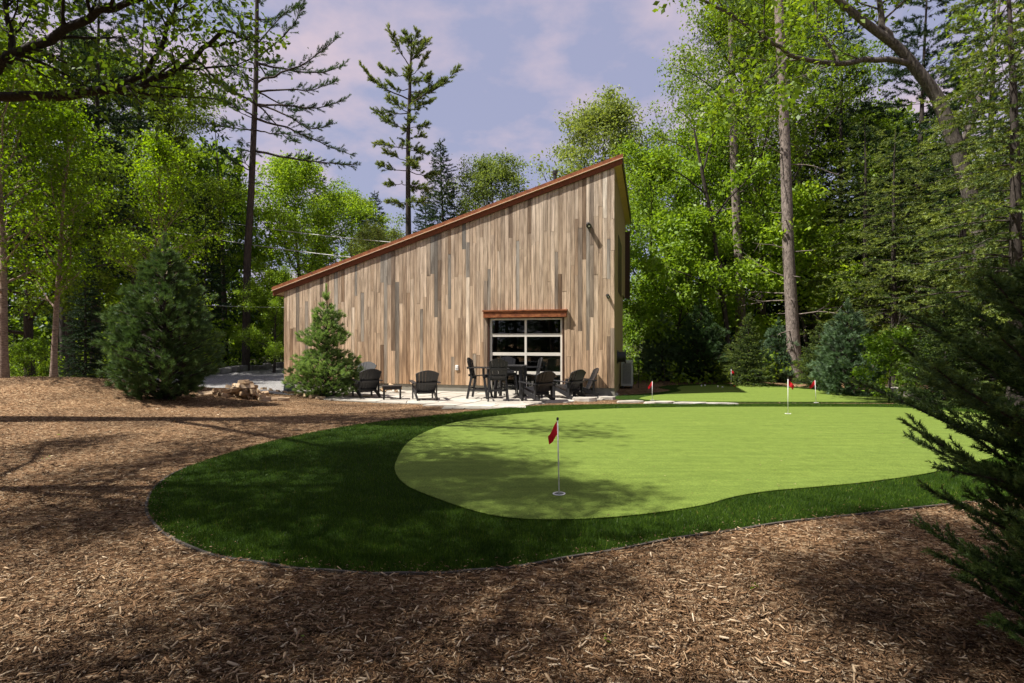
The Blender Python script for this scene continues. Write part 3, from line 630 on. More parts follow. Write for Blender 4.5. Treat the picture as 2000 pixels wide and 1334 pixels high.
def adirondack(px, py, face, label, group, s=1.0):
    x, y = G(px, py); c = empty('low_chair', (x, y, hz(x, y) + .03), face, s); tag(c, label, 'chair', group)
    for k in range(6):
        f = k / 5; yy = -.34 + .52 * f; zz = .39 - .14 * f
        MB().box(-.28, .28, -.046, .046, -.011, .011, Matrix.Translation((0, yy, zz)) @ Matrix.Rotation(-.26, 4, 'X')).build('seat_slat', BP, c)
    arc_back(c, 7, .60, .80, .22, .20, .42, BP)
    for sx in (-1, 1):
        MB().box(-.07, .07, -.40, .40, -.012, .012, Matrix.Translation((sx * .36, .02, .56)) @ Matrix.Rotation(-.05, 4, 'X')).build('armrest', BP, c, bevel=.006)
        MB().bar((sx * .315, -.31, 0), (sx * .315, -.31, .56), .03, .12, (0, 1, 0)).build('leg', BP, c)
        MB().bar((sx * .30, -.36, .36), (sx * .30, .50, .05), .03, .12, (0, 0, 1)).build('leg', BP, c)
        MB().bar((sx * .315, .33, .10), (sx * .315, .33, .55), .03, .08, (0, 1, 0)).build('arm_post', BP, c)
    MB().box(-.30, .30, -.37, -.345, .27, .385).build('apron', BP, c)
    return c
def bar_chair(px, py, face, label, s=1.0):
    x, y = G(px, py); c = empty('bar_chair', (x, y, hz(x, y) + .03), face, s); tag(c, label, 'chair', 'tall chairs around the bar table')
    for k in range(5):
        yy = -.21 + .105 * k; MB().box(-.25, .25, yy - .047, yy + .047, .74 - .012 * k, .762 - .012 * k).build('seat_slat', BP, c)
    arc_back(c, 6, .48, .62, .70, .23, .20, BP, arch=.09)
    for sx in (-1, 1):
        MB().box(sx * .30 - .05, sx * .30 + .05, -.27, .30, .97, .995).build('armrest', BP, c, bevel=.005)
        MB().bar((sx * .31, -.33, 0), (sx * .24, -.20, .74), .045, .07, (0, 1, 0)).build('leg', BP, c)
        MB().bar((sx * .31, .33, 0), (sx * .24, .20, .72), .045, .07, (0, 1, 0)).build('leg', BP, c)
        MB().bar((sx * .275, -.20, .70), (sx * .29, -.20, .97), .035, .07, (0, 1, 0)).build('arm_post', BP, c)
        MB().bar((sx * .29, -.28, .28), (sx * .29, .28, .28), .03, .05).build('rail', BP, c)
    MB().box(-.28, .28, -.30, -.26, .25, .31).build('footrest', BP, c); MB().box(-.27, .27, .26, .29, .30, .35).build('rail', BP, c)
    MB().box(-.25, .25, -.215, -.195, .65, .735).build('apron', BP, c); MB().box(-.25, .25, .19, .21, .63, .69).build('apron', BP, c)
    return c
LC = 'black low slatted chairs on the patio'
adirondack(829, 782, R(200), 'black low chair turned away, alone in front of the white outlet', LC)
adirondack(714, 777, R(215), 'black low chair half hidden behind the small tiered pine', LC)
adirondack(700, 766, R(-20), 'low chair against the wall behind the small pine, only its top showing', LC, 1.12)
adirondack(1048, 785, R(215), 'black low chair turned away in front of the bar table', LC)
adirondack(1108, 779, R(222), 'black low chair turned away, between the bar table and boulder', LC)
adirondack(1136, 775, R(275), 'black low chair seen from the side next to the blue boulder', LC)
bar_chair(937, 779, R(78), 'tall chair at the left end of the bar table, seen sideways')
bar_chair(972, 784, R(185), 'tall chair with its back to us in front of the bar table')
bar_chair(992, 772, R(5), 'tall chair behind the bar table facing us against the glass')
bar_chair(1036, 777, R(-82), 'tall chair at the right end of the bar table facing left')
x, y = G(997, 778); t = empty('bar_table', (x, y, hz(x, y) + .03), R(-10)); tag(t, 'square black bar table in front of the glazed door', 'table')
for k in range(6): MB().box(-.5, .5, -.5 + k * .168, -.5 + k * .168 + .158, 1.02, 1.05).build('tabletop_slat', BP, t)
for y0 in (-.45, .42): MB().box(-.45, .45, y0, y0 + .03, .92, 1.015).build('apron', BP, t)
for sx in (-1, 1):
    for sy in (-1, 1): MB().bar((sx * .42, sy * .42, 0), (sx * .38, sy * .38, 1.015), .08, .08).build('leg', BP, t)
    MB().box(sx * .40 - .02, sx * .40 + .02, -.38, .38, .25, .32).build('rail', BP, t)
x, y = G(766, 781); t = empty('side_table', (x, y, hz(x, y) + .03), R(12)); tag(t, 'low black side table between the two left chairs', 'table')
for k in range(4): MB().box(-.30, .30, -.24 + k * .122, -.24 + k * .122 + .112, .40, .425).build('tabletop_slat', BP, t)
for sx in (-1, 1):
    for sy in (-1, 1): MB().bar((sx * .25, sy * .19, 0), (sx * .25, sy * .19, .40), .06, .06).build('leg', BP, t)
for y0 in (-.215, .195): MB().box(-.25, .25, y0, y0 + .02, .32, .395).build('apron', BP, t)

# firewood
def log(loc, rot, ln, r, label, group):
    rg = random.Random(str(loc)); n = rg.choice((3, 3, 4)); vs = []
    for yy in (-ln / 2, ln / 2):
        for i in range(n):
            t = 2 * math.pi * i / n + rg.uniform(-.25, .25); q = r * (rg.uniform(.85, 1.15)); vs.append((q * math.cos(t), yy + rg.uniform(-.01, .01), q * math.sin(t)))
    fs = [(i, (i + 1) % n, n + (i + 1) % n, n + i) for i in range(n)] + [tuple(range(n))[::-1], tuple(range(n, 2 * n))]
    o = MB().add(vs, fs).build('firewood_log', M['split_wood'], None, loc, bevel=.006); o.rotation_euler = rot; tag(o, label, 'log', group)
rng = random.Random(17); bx, by = xd(480, 15.3)
lays = [(0, 15, 1.0), (1, 11, .66), (2, 7, .40), (3, 4, .22), (4, 2, .08)]
for lv, cnt, half in lays:
    for k in range(cnt):
        f = (k / max(1, cnt - 1) - .5) * 2; x = bx + f * half + rng.uniform(-.08, .08) - .05; y = by + rng.uniform(-.35, .3) * (1 - lv * .2)
        log((x, y, hz(x, y) + .05 + lv * .10), (rng.uniform(-.35, .35), rng.uniform(0, 6), rng.uniform(-1.3, 1.3)), rng.uniform(.30, .42), rng.uniform(.06, .085), 'split firewood log in the heap left of the gravel drive', 'firewood heap')
for k in range(9):
    x, y = G(515 + k * 14, 762 + k * 2.2); log((x, y, hz(x, y) + .04), (rng.uniform(-.2, .2), rng.uniform(0, 6), rng.uniform(0, 3)), rng.uniform(.2, .34), rng.uniform(.045, .075), 'small split log strayed to the right of the firewood heap', 'strayed firewood')
for k in range(5):
    x, y = G(748 + k * 3, 768); log((x + .1 * k, y, hz(x, y) + .1 + .09 * (k % 3)), (.2, rng.uniform(0, 6), rng.uniform(0, 3)), .38, .07, 'split log in the small pile behind the low side table', 'small log pile')

# flags and golf balls
def flag(px, py, ht, side, label, lean=0.0, fw=.10):
    x, y = G(px, py); e = empty('golf_flag', (x, y, hz(x, y) + .022)); tag(e, label, 'flag', 'red flags on the putting greens'); e.rotation_euler = (0, lean, 0)
    MB().cyl((0, 0, -.03), (0, 0, ht), .0065, 8).build('pole', M['white_plastic'], e, smooth=True)
    MB().cyl((0, 0, ht - .006), (0, 0, ht + .012), .010, 8, .013).cyl((0, 0, ht + .012), (0, 0, ht + .024), .013, 8, .006).build('finial', M['black_metal'], e)
    vs = []; fs = []; nu, nv = 9, 7
    for th in (-.001, .001):
        for i in range(nu):
            u = i / (nu - 1)
            for j in range(nv):
                v = j / (nv - 1); w_ = fw * u; top = ht - .015 - .16 * u ** 1.15; bot = ht - .145 - .115 * u
                vs.append((side * (w_ * (1 - .12 * v)) , .022 * math.sin(u * 6.5 + v * 1.6) * (.2 + u) + th + .012 * u, top + (bot - top) * v + .006 * math.sin(u * 7)))
    k = nu * nv
    for b in (0, k):
        for i in range(nu - 1):
            for j in range(nv - 1): a = b + i * nv + j; fs.append((a, a + 1, a + nv + 1, a + nv))
    MB().add(vs, fs).build('pennant', M['red_cloth'], e, smooth=True)
    # cup in the green
    m = MB(); n = 20; ring = []
    for r_, zz in ((.064, .002), (.064, .006), (.048, .006), (.048, -.0)):
        ring += [(r_ * math.cos(2 * math.pi * i / n), r_ * math.sin(2 * math.pi * i / n), zz) for i in range(n)]
    fs = []
    for l_ in range(3): fs += [(l_ * n + i, l_ * n + (i + 1) % n, l_ * n + n + (i + 1) % n, l_ * n + n + i) for i in range(n)]
    m.add(ring, fs).build('cup_rim', M['white_plastic'], e)
    MB().cyl((0, 0, .0015), (0, 0, .003), .047, 20).build('cup', M['hole'], e)
flag(1092, 969, .745, -1, 'nearest red flag, in the shaded front of the near green', -.02)
flag(1539, 810, .78, 1, 'red flag on a white pole far back on the near green', 0, .15)
flag(1594, 788, .68, -1, 'red flag between the tree trunk and the shrubs on the far green', -.05, .16)
flag(1274, 783, .60, -1, 'red flag at the left edge of the far green', 0, .13)
flag(1428, 753.6, .68, 1, 'farthest red flag, in front of the young spruce', 0, .15)
for px, py, lab, mt in ((1370, 756, 'leftmost white golf ball on the shaded far green', 'white_plastic'), (1377, 755.2, 'white golf ball just right of the leftmost one', 'white_plastic'), (1402, 757.2, 'white golf ball in the middle of the far green', 'white_plastic'), (1411, 758.8, 'rightmost white golf ball on the shaded far green', 'white_plastic'), (1434, 756.5, 'small red ball beside the farthest flag', 'red_plastic')):
    x, y = G(px, py); m = MB(); r_ = .034; nu, nv = 10, 7
    vs = [(r_ * math.sin(math.pi * j / nv) * math.cos(2 * math.pi * i / nu), r_ * math.sin(math.pi * j / nv) * math.sin(2 * math.pi * i / nu), r_ * math.cos(math.pi * j / nv)) for j in range(nv + 1) for i in range(nu)]
    m.add(vs, [(j * nu + i, (j + 1) * nu + i, (j + 1) * nu + (i + 1) % nu, j * nu + (i + 1) % nu) for j in range(nv) for i in range(nu)])
    tag(m.build('golf_ball', M[mt], None, (x, y, hz(x, y) + .022 + r_), smooth=True), lab, 'ball', 'balls on the far green')
# thin stakes
for px, py, ht, lab in ((1247, 757, .9, 'thin dark stake beside the air conditioner'), (1297, 752, .95, 'thin dark stake at the mulch edge behind the far green'), (1768, 764, .85, 'thin pale stake among the right shrubs')):
    x, y = G(px, py); e = tag(empty('garden_stake', (x, y, hz(x, y))), lab, 'stake', 'thin garden stakes'); mt = M['dead_wood'] if 'pale' in lab else M['bark_dark']
    MB().cyl((0, 0, -.1), (.02, 0, ht), .018, 7, .014).build('post', mt, e); MB().cyl((.02, 0, ht), (.022, 0, ht + .03), .024, 7, .01).build('tip', mt, e)
# overhead cables
def cable(a, b, sag, r, label):
    pts = [a.lerp(b, k / 24) - Vector((0, 0, sag * 4 * (k / 24) * (1 - k / 24))) for k in range(25)]; m = MB()
    for p, q in zip(pts[:-1], pts[1:]): m.cyl(p, q, r, 5)
    tag(m.build('utility_cable', M['cable']), label, 'cable', 'cables strung behind the roof')
cable(at(380, 425, 36), at(800, 476, 33), .15, .022, 'upper pale cable running down behind the roof')
cable(at(330, 452, 36), at(760, 510, 32), .15, .026, 'lower pale cable running down behind the roof')
cable(at(300, 590, 34), at(640, 600, 30), .12, .016, 'thin low cable behind the left corner of the building')

# ------------------------------------------------------------------ plants: generators
def unit(v): return v / (np.linalg.norm(v, axis=-1, keepdims=True) + 1e-9)
class Wood:
    def __init__(s): s.V = []; s.F = []; s.n = 0
    def tube(s, pts, rad, k=6):
        pts = np.asarray(pts, float); rad = np.asarray(rad, float); t = unit(np.gradient(pts, axis=0))
        ref = np.where(np.abs(t[:, 2:3]) < .9, np.array([[0, 0, 1.]]), np.array([[1., 0, 0]])); a = unit(np.cross(t, ref)); b = np.cross(t, a)
        an = np.arange(k) * 2 * np.pi / k
        r = pts[:, None] + rad[:, None, None] * (np.cos(an)[None, :, None] * a[:, None] + np.sin(an)[None, :, None] * b[:, None])
        n = len(pts); i = (np.arange(n - 1)[:, None] * k + np.arange(k)[None]); j = (np.arange(n - 1)[:, None] * k + (np.arange(k)[None] + 1) % k)
        s.F.append(np.stack([i, j, j + k, i + k], -1).reshape(-1, 4) + s.n); s.V.append(r.reshape(-1, 3)); s.n += n * k
    def mesh(s, name, mat): return np_mesh(name, np.concatenate(s.V), [np.concatenate(s.F)], mat, smooth=True)
def wander(g, p0, d0, L, n, bend=.15, up=.0):
    pts = [np.array(p0, float)]; d = unit(np.array(d0, float))
    for _ in range(n): d = unit(d + g.normal(0, bend, 3) + np.array([0, 0, up])); pts.append(pts[-1] + d * L / n)
    return np.array(pts)
def along(pts, f):
    x = f * (len(pts) - 1); i = min(int(x), len(pts) - 2); t = x - i; return pts[i] * (1 - t) + pts[i + 1] * t, unit(pts[i + 1] - pts[i])
def turn(g, d, ang):
    o = unit(np.cross(d, g.normal(0, 1, 3))); return unit(d * math.cos(ang) + o * math.sin(ang))
class Leaves:
    def __init__(s): s.P = []; s.D = []; s.n = []; s.sp = []
    def site(s, p, d, n, sp): s.P.append(p); s.D.append(d); s.n.append(n); s.sp.append(sp)
    def arrays(s, g, size, wr=.6, droop=.25):
        n = np.array(s.n); P = np.repeat(np.array(s.P), n, 0); D = np.repeat(np.array(s.D), n, 0); sp = np.repeat(np.array(s.sp), n)[:, None]; N = len(P)
        tone = np.repeat(g.uniform(0, .5, len(n)), n)
        P = P + g.normal(0, 1, (N, 3)) * sp * np.array([1, 1, .6]); d = unit(D * .5 + g.normal(0, .8, (N, 3)) + np.array([0, 0, -droop]))
        nr = unit(g.normal(0, .75, (N, 3)) + np.array([0, 0, 1.0])); sd = unit(np.cross(d, nr)); nr = np.cross(sd, d)
        L = size * g.uniform(.5, 1.45, N)[:, None]; W = L * wr
        V = np.stack([P, P + d * L * .5 + sd * W / 2 + nr * L * .08, P + d * L - nr * L * .06, P + d * L * .5 - sd * W / 2 + nr * L * .08], 1).reshape(-1, 3)
        return V, np.arange(4 * N).reshape(-1, 4), np.clip(tone + g.uniform(0, .5, N), 0, 1)
    def mesh(s, g, name, mat, size, wr=.6, droop=.25):
        V, f, v = s.arrays(g, size, wr, droop); return np_mesh(name, V, [f], mat, v)
def limb_fill(g, wd, lv, pts, r, nsec, Ls, ntw, nl, sp, up=.05, f0=.2):
    """side branches and leafy twigs on one limb"""
    for k in range(nsec):
        f = f0 + (1 - f0) * (k + g.uniform(.1, .9)) / nsec; p, d = along(pts, min(f, .999)); L2 = Ls * g.uniform(.55, 1.1) * (1.15 - .55 * f)
        b = wander(g, p, turn(g, d, g.uniform(.5, 1.1)) + np.array([0, 0, .12]), L2, 5, .16, up); r2 = r * .38
        wd.tube(b, np.linspace(r2, r2 * .25, 6), 4)
        for q in range(ntw):
            f2 = .2 + .8 * (q + g.random()) / ntw; p2, d2 = along(b, min(f2, .999)); L3 = L2 * g.uniform(.22, .45)
            c = wander(g, p2, turn(g, d2, g.uniform(.35, 1.1)), L3, 3, .2, .02); wd.tube(c, np.linspace(r2 * .32, r2 * .08, 4), 3)
            for fz in (.55, 1.0): pz, dz = along(c, fz * .999); lv.site(pz, dz, int(nl * g.uniform(.5, 1.4) * .5) + 1, sp)
        lv.site(b[-1], unit(b[-1] - b[-2]), nl // 2 + 1, sp)
def broadleaf(seed, H, r0, cb, Rr, nprim, nsec, ntw, nl, sp, elev=(0.1, 1.0), trunk_bend=.04, shape=1.0, wood_low=6):
    g = np.random.default_rng(seed); wd = Wood(); lv = Leaves()
    tr = wander(g, (0, 0, -.15), (0, 0, 1), H * .93, 14, trunk_bend, .06); rr = r0 * (1 - .9 * np.linspace(0, 1, 15) ** 1.1); rr[0] *= 1.35; wd.tube(tr, rr, 9)
    az = g.uniform(0, 6)
    for k in range(nprim):
        f = cb + (1 - cb) * ((k + .5) / nprim) ** .9; p, d = along(tr, min(.995, f)); az += 2.4 + g.normal(0, .3); u = (f - cb) / (1 - cb)
        prof = math.sin(math.pi * min(1, (.18 + .82 * u)) ** shape) ** .6 if u < 1 else .2
        L = Rr * max(.28, prof) * g.uniform(.75, 1.15); e = elev[0] + (elev[1] - elev[0]) * u + g.normal(0, .12)
        dd = np.array([math.cos(az) * math.cos(e), math.sin(az) * math.cos(e), math.sin(e)]); b = wander(g, p, dd, L, 7, .12, .05); r1 = max(.012, r0 * (1 - .85 * f) * .5)
        wd.tube(b, np.linspace(r1, r1 * .2, 8), 5); limb_fill(g, wd, lv, b, r1, nsec, L * .42, ntw, nl, sp)
    return g, wd, lv
class Needles:
    """shoots: start, end, needle count"""
    def __init__(s): s.A = []; s.B = []; s.n = []; s.t = []
    def shoot(s, a, b, n, tone): s.A.append(a); s.B.append(b); s.n.append(max(1, int(n))); s.t.append(tone)
    def arrays(s, g, ln, wd, fwd=.6, f0=0., tipbright=.35, spread=1.0):
        n = np.array(s.n); A = np.repeat(np.array(s.A), n, 0); Bb = np.repeat(np.array(s.B), n, 0); tone = np.repeat(np.array(s.t), n); N = len(A)
        f = f0 + (1 - f0) * g.random(N) ** .8; ax = unit(Bb - A); P = A + (Bb - A) * f[:, None]
        rad = g.normal(0, 1, (N, 3)); rad = unit(rad - ax * np.sum(rad * ax, 1, keepdims=True)); d = unit(ax * (fwd + .35 * f[:, None]) + rad * spread)
        L = ln * g.uniform(.7, 1.15, N)[:, None]; sd = unit(np.cross(d, g.normal(0, 1, (N, 3)))) * wd / 2
        V = np.stack([P - sd, P + sd, P + d * L], 1).reshape(-1, 3); return V, np.arange(3 * N).reshape(-1, 3), np.clip(tone + tipbright * f + g.uniform(-.12, .2, N), 0, 1)
    def mesh(s, g, name, mat, *a, **k):
        V, f, v = s.arrays(g, *a, **k); return np_mesh(name, V, [f], mat, v)
def conifer(seed, H, r0, prof, z0, dz, nb, elev, droop, sh_gap, sh_len, npm, lean=.0, side=(.5, 1.0), second=True, tonebase=.2, lmul=(.75, 1.15), bare=0.0, trunk_top=1.0):
    """prof(u) radius at height fraction; npm needles per metre of shoot; bare: inner share of a branch left without shoots"""
    g = np.random.default_rng(seed); wd = Wood(); nd = Needles()
    tr = wander(g, (0, 0, -.15), (0, 0, 1), H + .1, 16, .012, .05); rr = r0 * (1 - .93 * np.linspace(0, 1, 17)); rr[0] *= 1.3; wd.tube(tr, rr, 8)
    z = z0; az = g.uniform(0, 6)
    while z < H * .985:
        u = z / H; k = max(3, int(nb * (1 - .35 * u) + g.uniform(-.8, .8)))
        for q in range(k):
            az += 2 * math.pi / k + g.normal(0, .22); L = prof(u) * g.uniform(*lmul)
            if L < .05: continue
            p, d = along(tr, min(.995, u + g.uniform(-.35, .35) * dz / H)); e = elev[0] + (elev[1] - elev[0]) * u + g.normal(0, .08)
            dd = np.array([math.cos(az) * math.cos(e), math.sin(az) * math.cos(e), math.sin(e)]); n = 6; pts = [p]
            for m_ in range(n): dd = unit(dd + np.array([0, 0, droop * (1 if m_ < n * .6 else -1.2)]) / n + g.normal(0, .05, 3)); pts.append(pts[-1] + dd * L / n)
            b = np.array(pts); r1 = max(.006, r0 * .16 * (L / max(prof(.3), .3)) * (1 - .4 * u)); wd.tube(b, np.linspace(r1, r1 * .25, n + 1), 4)
            ns = max(2, int(L * (1 - bare) / sh_gap)); tb_ = tonebase + g.uniform(-.12, .15)
            for m_ in range(ns):
                f = bare + (1 - bare) * (m_ + g.random()) / ns; ps, ds = along(b, min(.999, f)); sg = 1 if m_ % 2 else -1; hor = unit(np.cross(ds, np.array([0, 0, 1.])))
                a_ = g.uniform(*side); sd = unit(ds * math.cos(a_) + hor * sg * math.sin(a_) + np.array([0, 0, g.normal(0, .22) + droop * .25])); Ls = sh_len * g.uniform(.6, 1.2) * (.55 + .6 * (1 - f)) * min(1, .35 + L)
                nd.shoot(ps, ps + sd * Ls, npm * Ls, tb_ + .25 * f)
                if second and Ls > sh_gap * 1.1:
                    for f3 in (.35, .65):
                        p3 = ps + sd * Ls * f3; s3 = unit(sd + hor * sg * g.uniform(-.9, .9) + ds * .4 + np.array([0, 0, g.normal(.08, .3)])); nd.shoot(p3, p3 + s3 * Ls * .5, npm * Ls * .5, tb_ + .25 * f)
            nd.shoot(b[-2], b[-1] + (b[-1] - b[-2]) * .4, npm * L / n * 1.6, tb_ + .3)
        z += dz * g.uniform(.8, 1.2) * (1 - .35 * u)
    nd.shoot(along(tr, .94)[0], tr[-1], npm * H * .05 + 8, tonebase + .3)
    return g, wd, nd
KIT = {}
def kit(name, wd, crown): KIT[name] = (wd, crown)
def plant(name, kitname, loc, sc, rz, label, cat='tree', group=None):
    e = empty(name, loc, rz, sc); tag(e, label, cat, group); w, c = KIT[kitname]
    if w: obj('trunk', w, e)
    if c: obj('crown', c, e)
    return e
def bl_kit(nm, leafm, barkm, size, *a, wr=.6, droop=.25, **k):
    g, wd, lv = broadleaf(*a, **k); kit(nm, wd.mesh(nm + '_wood', M[barkm]), lv.mesh(g, nm + '_leaves', M[leafm], size, wr, droop))
def co_kit(nm, needm, barkm, na_, *a, **k):
    g, wd, nd = conifer(*a, **k); kit(nm, wd.mesh(nm + '_wood', M[barkm]), nd.mesh(g, nm + '_needles', M[needm], **na_))

bl_kit('maple_a', 'leaf_maple', 'bark_dark', .155, 21, 15, .22, .16, 5.6, 22, 8, 4, 46, .34)
bl_kit('maple_b', 'leaf_bright', 'bark_dark', .16, 22, 14, .20, .14, 5.4, 22, 8, 4, 46, .34)
bl_kit('maple_c', 'leaf_grey', 'bark_dark', .15, 23, 16, .24, .22, 5.4, 22, 8, 4, 46, .34)
bl_kit('tall_oak', 'leaf_maple', 'bark_dark', .15, 24, 24, .3, .30, 6.4, 24, 8, 4, 46, .38, elev=(.1, .9), trunk_bend=.06)
bl_kit('understorey', 'leaf_bright', 'bark_dark', .16, 25, 8, .08, .10, 3.4, 18, 7, 4, 34, .28, elev=(.05, .9), trunk_bend=.09)
bl_kit('bush', 'leaf_bright', 'bark_dark', .12, 26, 2.6, .04, .05, 1.5, 16, 5, 3, 16, .13, elev=(.2, 1.2))
bl_kit('birch_a', 'leaf_birch', 'bark_birch', .095, 31, 9.6, .10, .24, 2.1, 34, 6, 4, 11, .20, elev=(.55, 1.25), trunk_bend=.02)
bl_kit('birch_b', 'leaf_birch', 'bark_birch', .095, 32, 9.0, .095, .26, 2.0, 34, 6, 4, 11, .20, elev=(.6, 1.25), trunk_bend=.02)
dp = lambda u: max(.2, 4.2 * (1 - u) ** .7)
co_kit('dark_pine', 'needle_dark', 'bark_dark', dict(ln=.18, wd=.04, fwd=.6), 43, 22, .24, dp, 5.5, .75, 6, (-.05, .4), -.1, .34, 1.0, 75, tonebase=.2, bare=.15)
spf = lambda u: max(.12, 3.4 * (1 - u) ** .85)
co_kit('dark_spruce', 'needle_dark', 'bark_dark', dict(ln=.13, wd=.045, fwd=.5), 44, 18, .22, spf, .8, .5, 9, (-.15, .5), -.25, .32, .95, 55, tonebase=.2)
hmf = lambda u: max(.15, 3.6 * (1 - u) ** .8)
co_kit('hemlock', 'needle_hemlock', 'bark_dark', dict(ln=.07, wd=.024, fwd=.7, tipbright=.6), 45, 12, .18, hmf, 3.0, .5, 7, (.15, .45), -.75, .22, .8, 110, tonebase=.05, bare=.12)
ysf = lambda u: max(.06, 1.25 * (1 - u) ** .9)
co_kit('young_spruce', 'needle_hemlock', 'bark_dark', dict(ln=.045, wd=.016, fwd=.6, tipbright=.45), 51, 3.1, .06, ysf, .08, .16, 10, (.1, .7), -.15, .10, .36, 165, tonebase=.02)
def fluffy(nm, needm, seed, H, prof, ntuft, npt, ln, wd_, r0, tb=.15, leader=.35):
    """young white pine: soft tufts carried by rising branches, filling a lumpy outline prof(z)"""
    g = np.random.default_rng(seed); wd = Wood(); nd = Needles()
    tr = wander(g, (0, 0, -.1), (0, 0, 1), H + .05, 12, .01, .05); wd.tube(tr, np.linspace(r0, r0 * .12, 13), 7)
    zs = np.linspace(.04, H - leader, 400); w = np.array([prof(z) for z in zs]) ** 1.3; w /= w.sum(); ph = g.uniform(0, 6.28, 6)
    for k in range(ntuft):
        z = g.choice(zs, p=w) + g.normal(0, .02); a = g.uniform(0, 6.28); r = prof(z)
        lump = .86 + .13 * math.sin(3 * a + 4.0 * z + ph[0]) + .10 * math.sin(5 * a - 7 * z + ph[1]) + .10 * math.sin(2 * a + 9 * z + ph[2])
        q = g.random() ** .45; rr = r * lump * (.25 + .75 * q); c = np.array([math.cos(a), math.sin(a), 0])
        up = .30 + .75 * (z / H) + .35 * (1 - q); d = unit(c + np.array([0, 0, up]) + g.normal(0, .28, 3)); p = c * rr + np.array([0, 0, z]); L = g.uniform(.10, .2)
        nd.shoot(p - d * L, p, npt * g.uniform(.7, 1.3), tb + .3 * q - .12 * (1 - lump) * 4 + g.uniform(-.1, .1))
        if k % 7 == 0: b = np.array([np.array([0, 0, max(.05, z - rr * .45)]), c * rr * .5 + np.array([0, 0, z - rr * .2]), p]); wd.tube(b, np.linspace(r0 * .28, r0 * .06, 3), 4)
    for k in range(9): a = k * .7; f = g.uniform(.2, .6); p = np.array([0, 0, H - leader]); d = unit(np.array([math.cos(a) * .35, math.sin(a) * .35, 1])); nd.shoot(p, p + d * leader * f, npt * 1.6, tb + .35)
    nd.shoot(np.array([0, 0, H - leader]), np.array([0, 0, H]), npt * 3, tb + .3)
    kit(nm, wd.mesh(nm + '_wood', M['bark_dark']), nd.mesh(g, nm + '_needles', M[needm], ln, wd_, .85, .25, .25, .75))
def lobes(ls):
    def f(z):
        v = .03
        for c, hh, r in ls:
            u = (z - c) / hh
            if abs(u) < 1: v = max(v, r * (1 - abs(u) ** 2.4) ** .55)
        return v
    return f
fluffy('bushy_pine', 'needle_pine', 52, 4.3, lobes([(1.25, 1.35, 1.5), (2.2, 1.0, 1.22), (2.95, .7, .78), (3.45, .6, .45)]), 2300, 62, .135, .0085, .085, .12, .45)
fluffy('tiered_pine', 'needle_soft', 53, 3.75, lobes([(.80, .86, 1.36), (2.0, .36, .92), (2.3, .3, .68), (2.72, .36, .55), (3.05, .3, .28)]), 1900, 62, .12, .0085, .05, .2, .6)
fluffy('blue_pine', 'needle_blue', 54, 3.0, lobes([(.8, .95, 1.12), (1.5, .8, .92), (2.1, .6, .58), (2.5, .4, .3)]), 1150, 46, .13, .014, .06, .2, .35)

# ------------------------------------------------------------------ plants: the garden
def put(name, kitn, px, d, H, H0, rz, label, cat='tree', group=None, dz=0.0):
    x, y = xd(px, d); return plant(name, kitn, (x, y, hz(x, y) + dz), H / H0, rz, label, cat, group)
def putg(name, kitn, px, py, H, H0, rz, label, cat='tree', group=None):
    x, y = G(px, py); return plant(name, kitn, (x, y, hz(x, y)), H / H0, rz, label, cat, group)
putg('white_pine', 'bushy_pine', 322, 778, 4.15, 4.3, .4, 'large dense shaded pine on the mulch mound at left')
putg('white_pine', 'tiered_pine', 637, 775, 3.65, 3.75, 1.0, 'small tiered pine standing in front of the wood wall')
BG = 'slender birches at left'
put('birch_tree', 'birch_a', 8, 14.6, 10.2, 9.6, .3, 'leftmost slender birch with peeling trunk at the frame edge', group=BG)
put('birch_tree', 'birch_b', 105, 15.6, 8.2, 9.0, 1.3, 'slender birch with pinkish peeling trunk, left of the large pine', group=BG)
put('birch_tree', 'birch_a', 318, 17.5, 8.2, 9.6, 2.6, 'bright birch rising behind the large shaded pine', group=BG)
put('dark_spruce', 'dark_spruce', 165, 19, 5.0, 18, .5, 'low black green spruce between the birch trunk and the large pine')
put('dark_spruce', 'dark_spruce', 866, 46, 19.3, 18, 1.0, 'broad dark spruce behind the roof right of the lone pine')
put('dark_spruce', 'dark_spruce', 905, 50, 15.5, 18, 2.6, 'lower dark spruce right of the broad dark spruce')
put('dark_spruce', 'dark_spruce', 832, 49, 16.0, 18, .3, 'dark spruce between the lone pine and the broad dark spruce')
put('dark_spruce', 'dark_spruce', 738, 54, 17.0, 18, 2.0, 'dark spruce tip showing left of the lone pine')
put('dark_spruce', 'dark_spruce', 628, 58, 20, 18, 3.0, 'far spruce tip above the left maple')
RG = 'broadleaf trees behind the building'
put('maple_tree', 'maple_b', 590, 38, 14.6, 14, .2, 'broad green maple behind the left end of the roof', group=RG)
put('maple_tree', 'maple_a', 690, 44, 14.2, 15, 1.2, 'green maple between the left maple and the lone pine', group=RG)
put('maple_tree', 'maple_c', 742, 36, 9.4, 16, 2.2, 'low pale green tree just above the roof slope', group=RG)
put('maple_tree', 'maple_c', 985, 46, 17.4, 16, .9, 'pale tree above the upper roof, left of the stove pipe', group=RG)
put('maple_tree', 'maple_c', 1150, 42, 20.6, 16, 4.1, 'rounded pale green tree behind the roof peak', group=RG)
put('maple_tree', 'maple_b', 535, 32, 6.0, 14, 3.3, 'small bright maple at the left corner of the building', group=RG)
LG = 'trees of the left wood'
put('dark_pine', 'dark_pine', 137, 25, 19, 22, .0, 'dark pine with reddish trunk behind the two birches', group=LG)
put('dark_pine', 'dark_pine', 187, 27, 21, 22, 1.5, 'dark pine right of the reddish pine trunk in the left wood', group=LG)
put('dark_pine', 'dark_pine', 262, 31, 22, 22, 2.8, 'dark pine in the left wood behind the large bushy pine', group=LG)
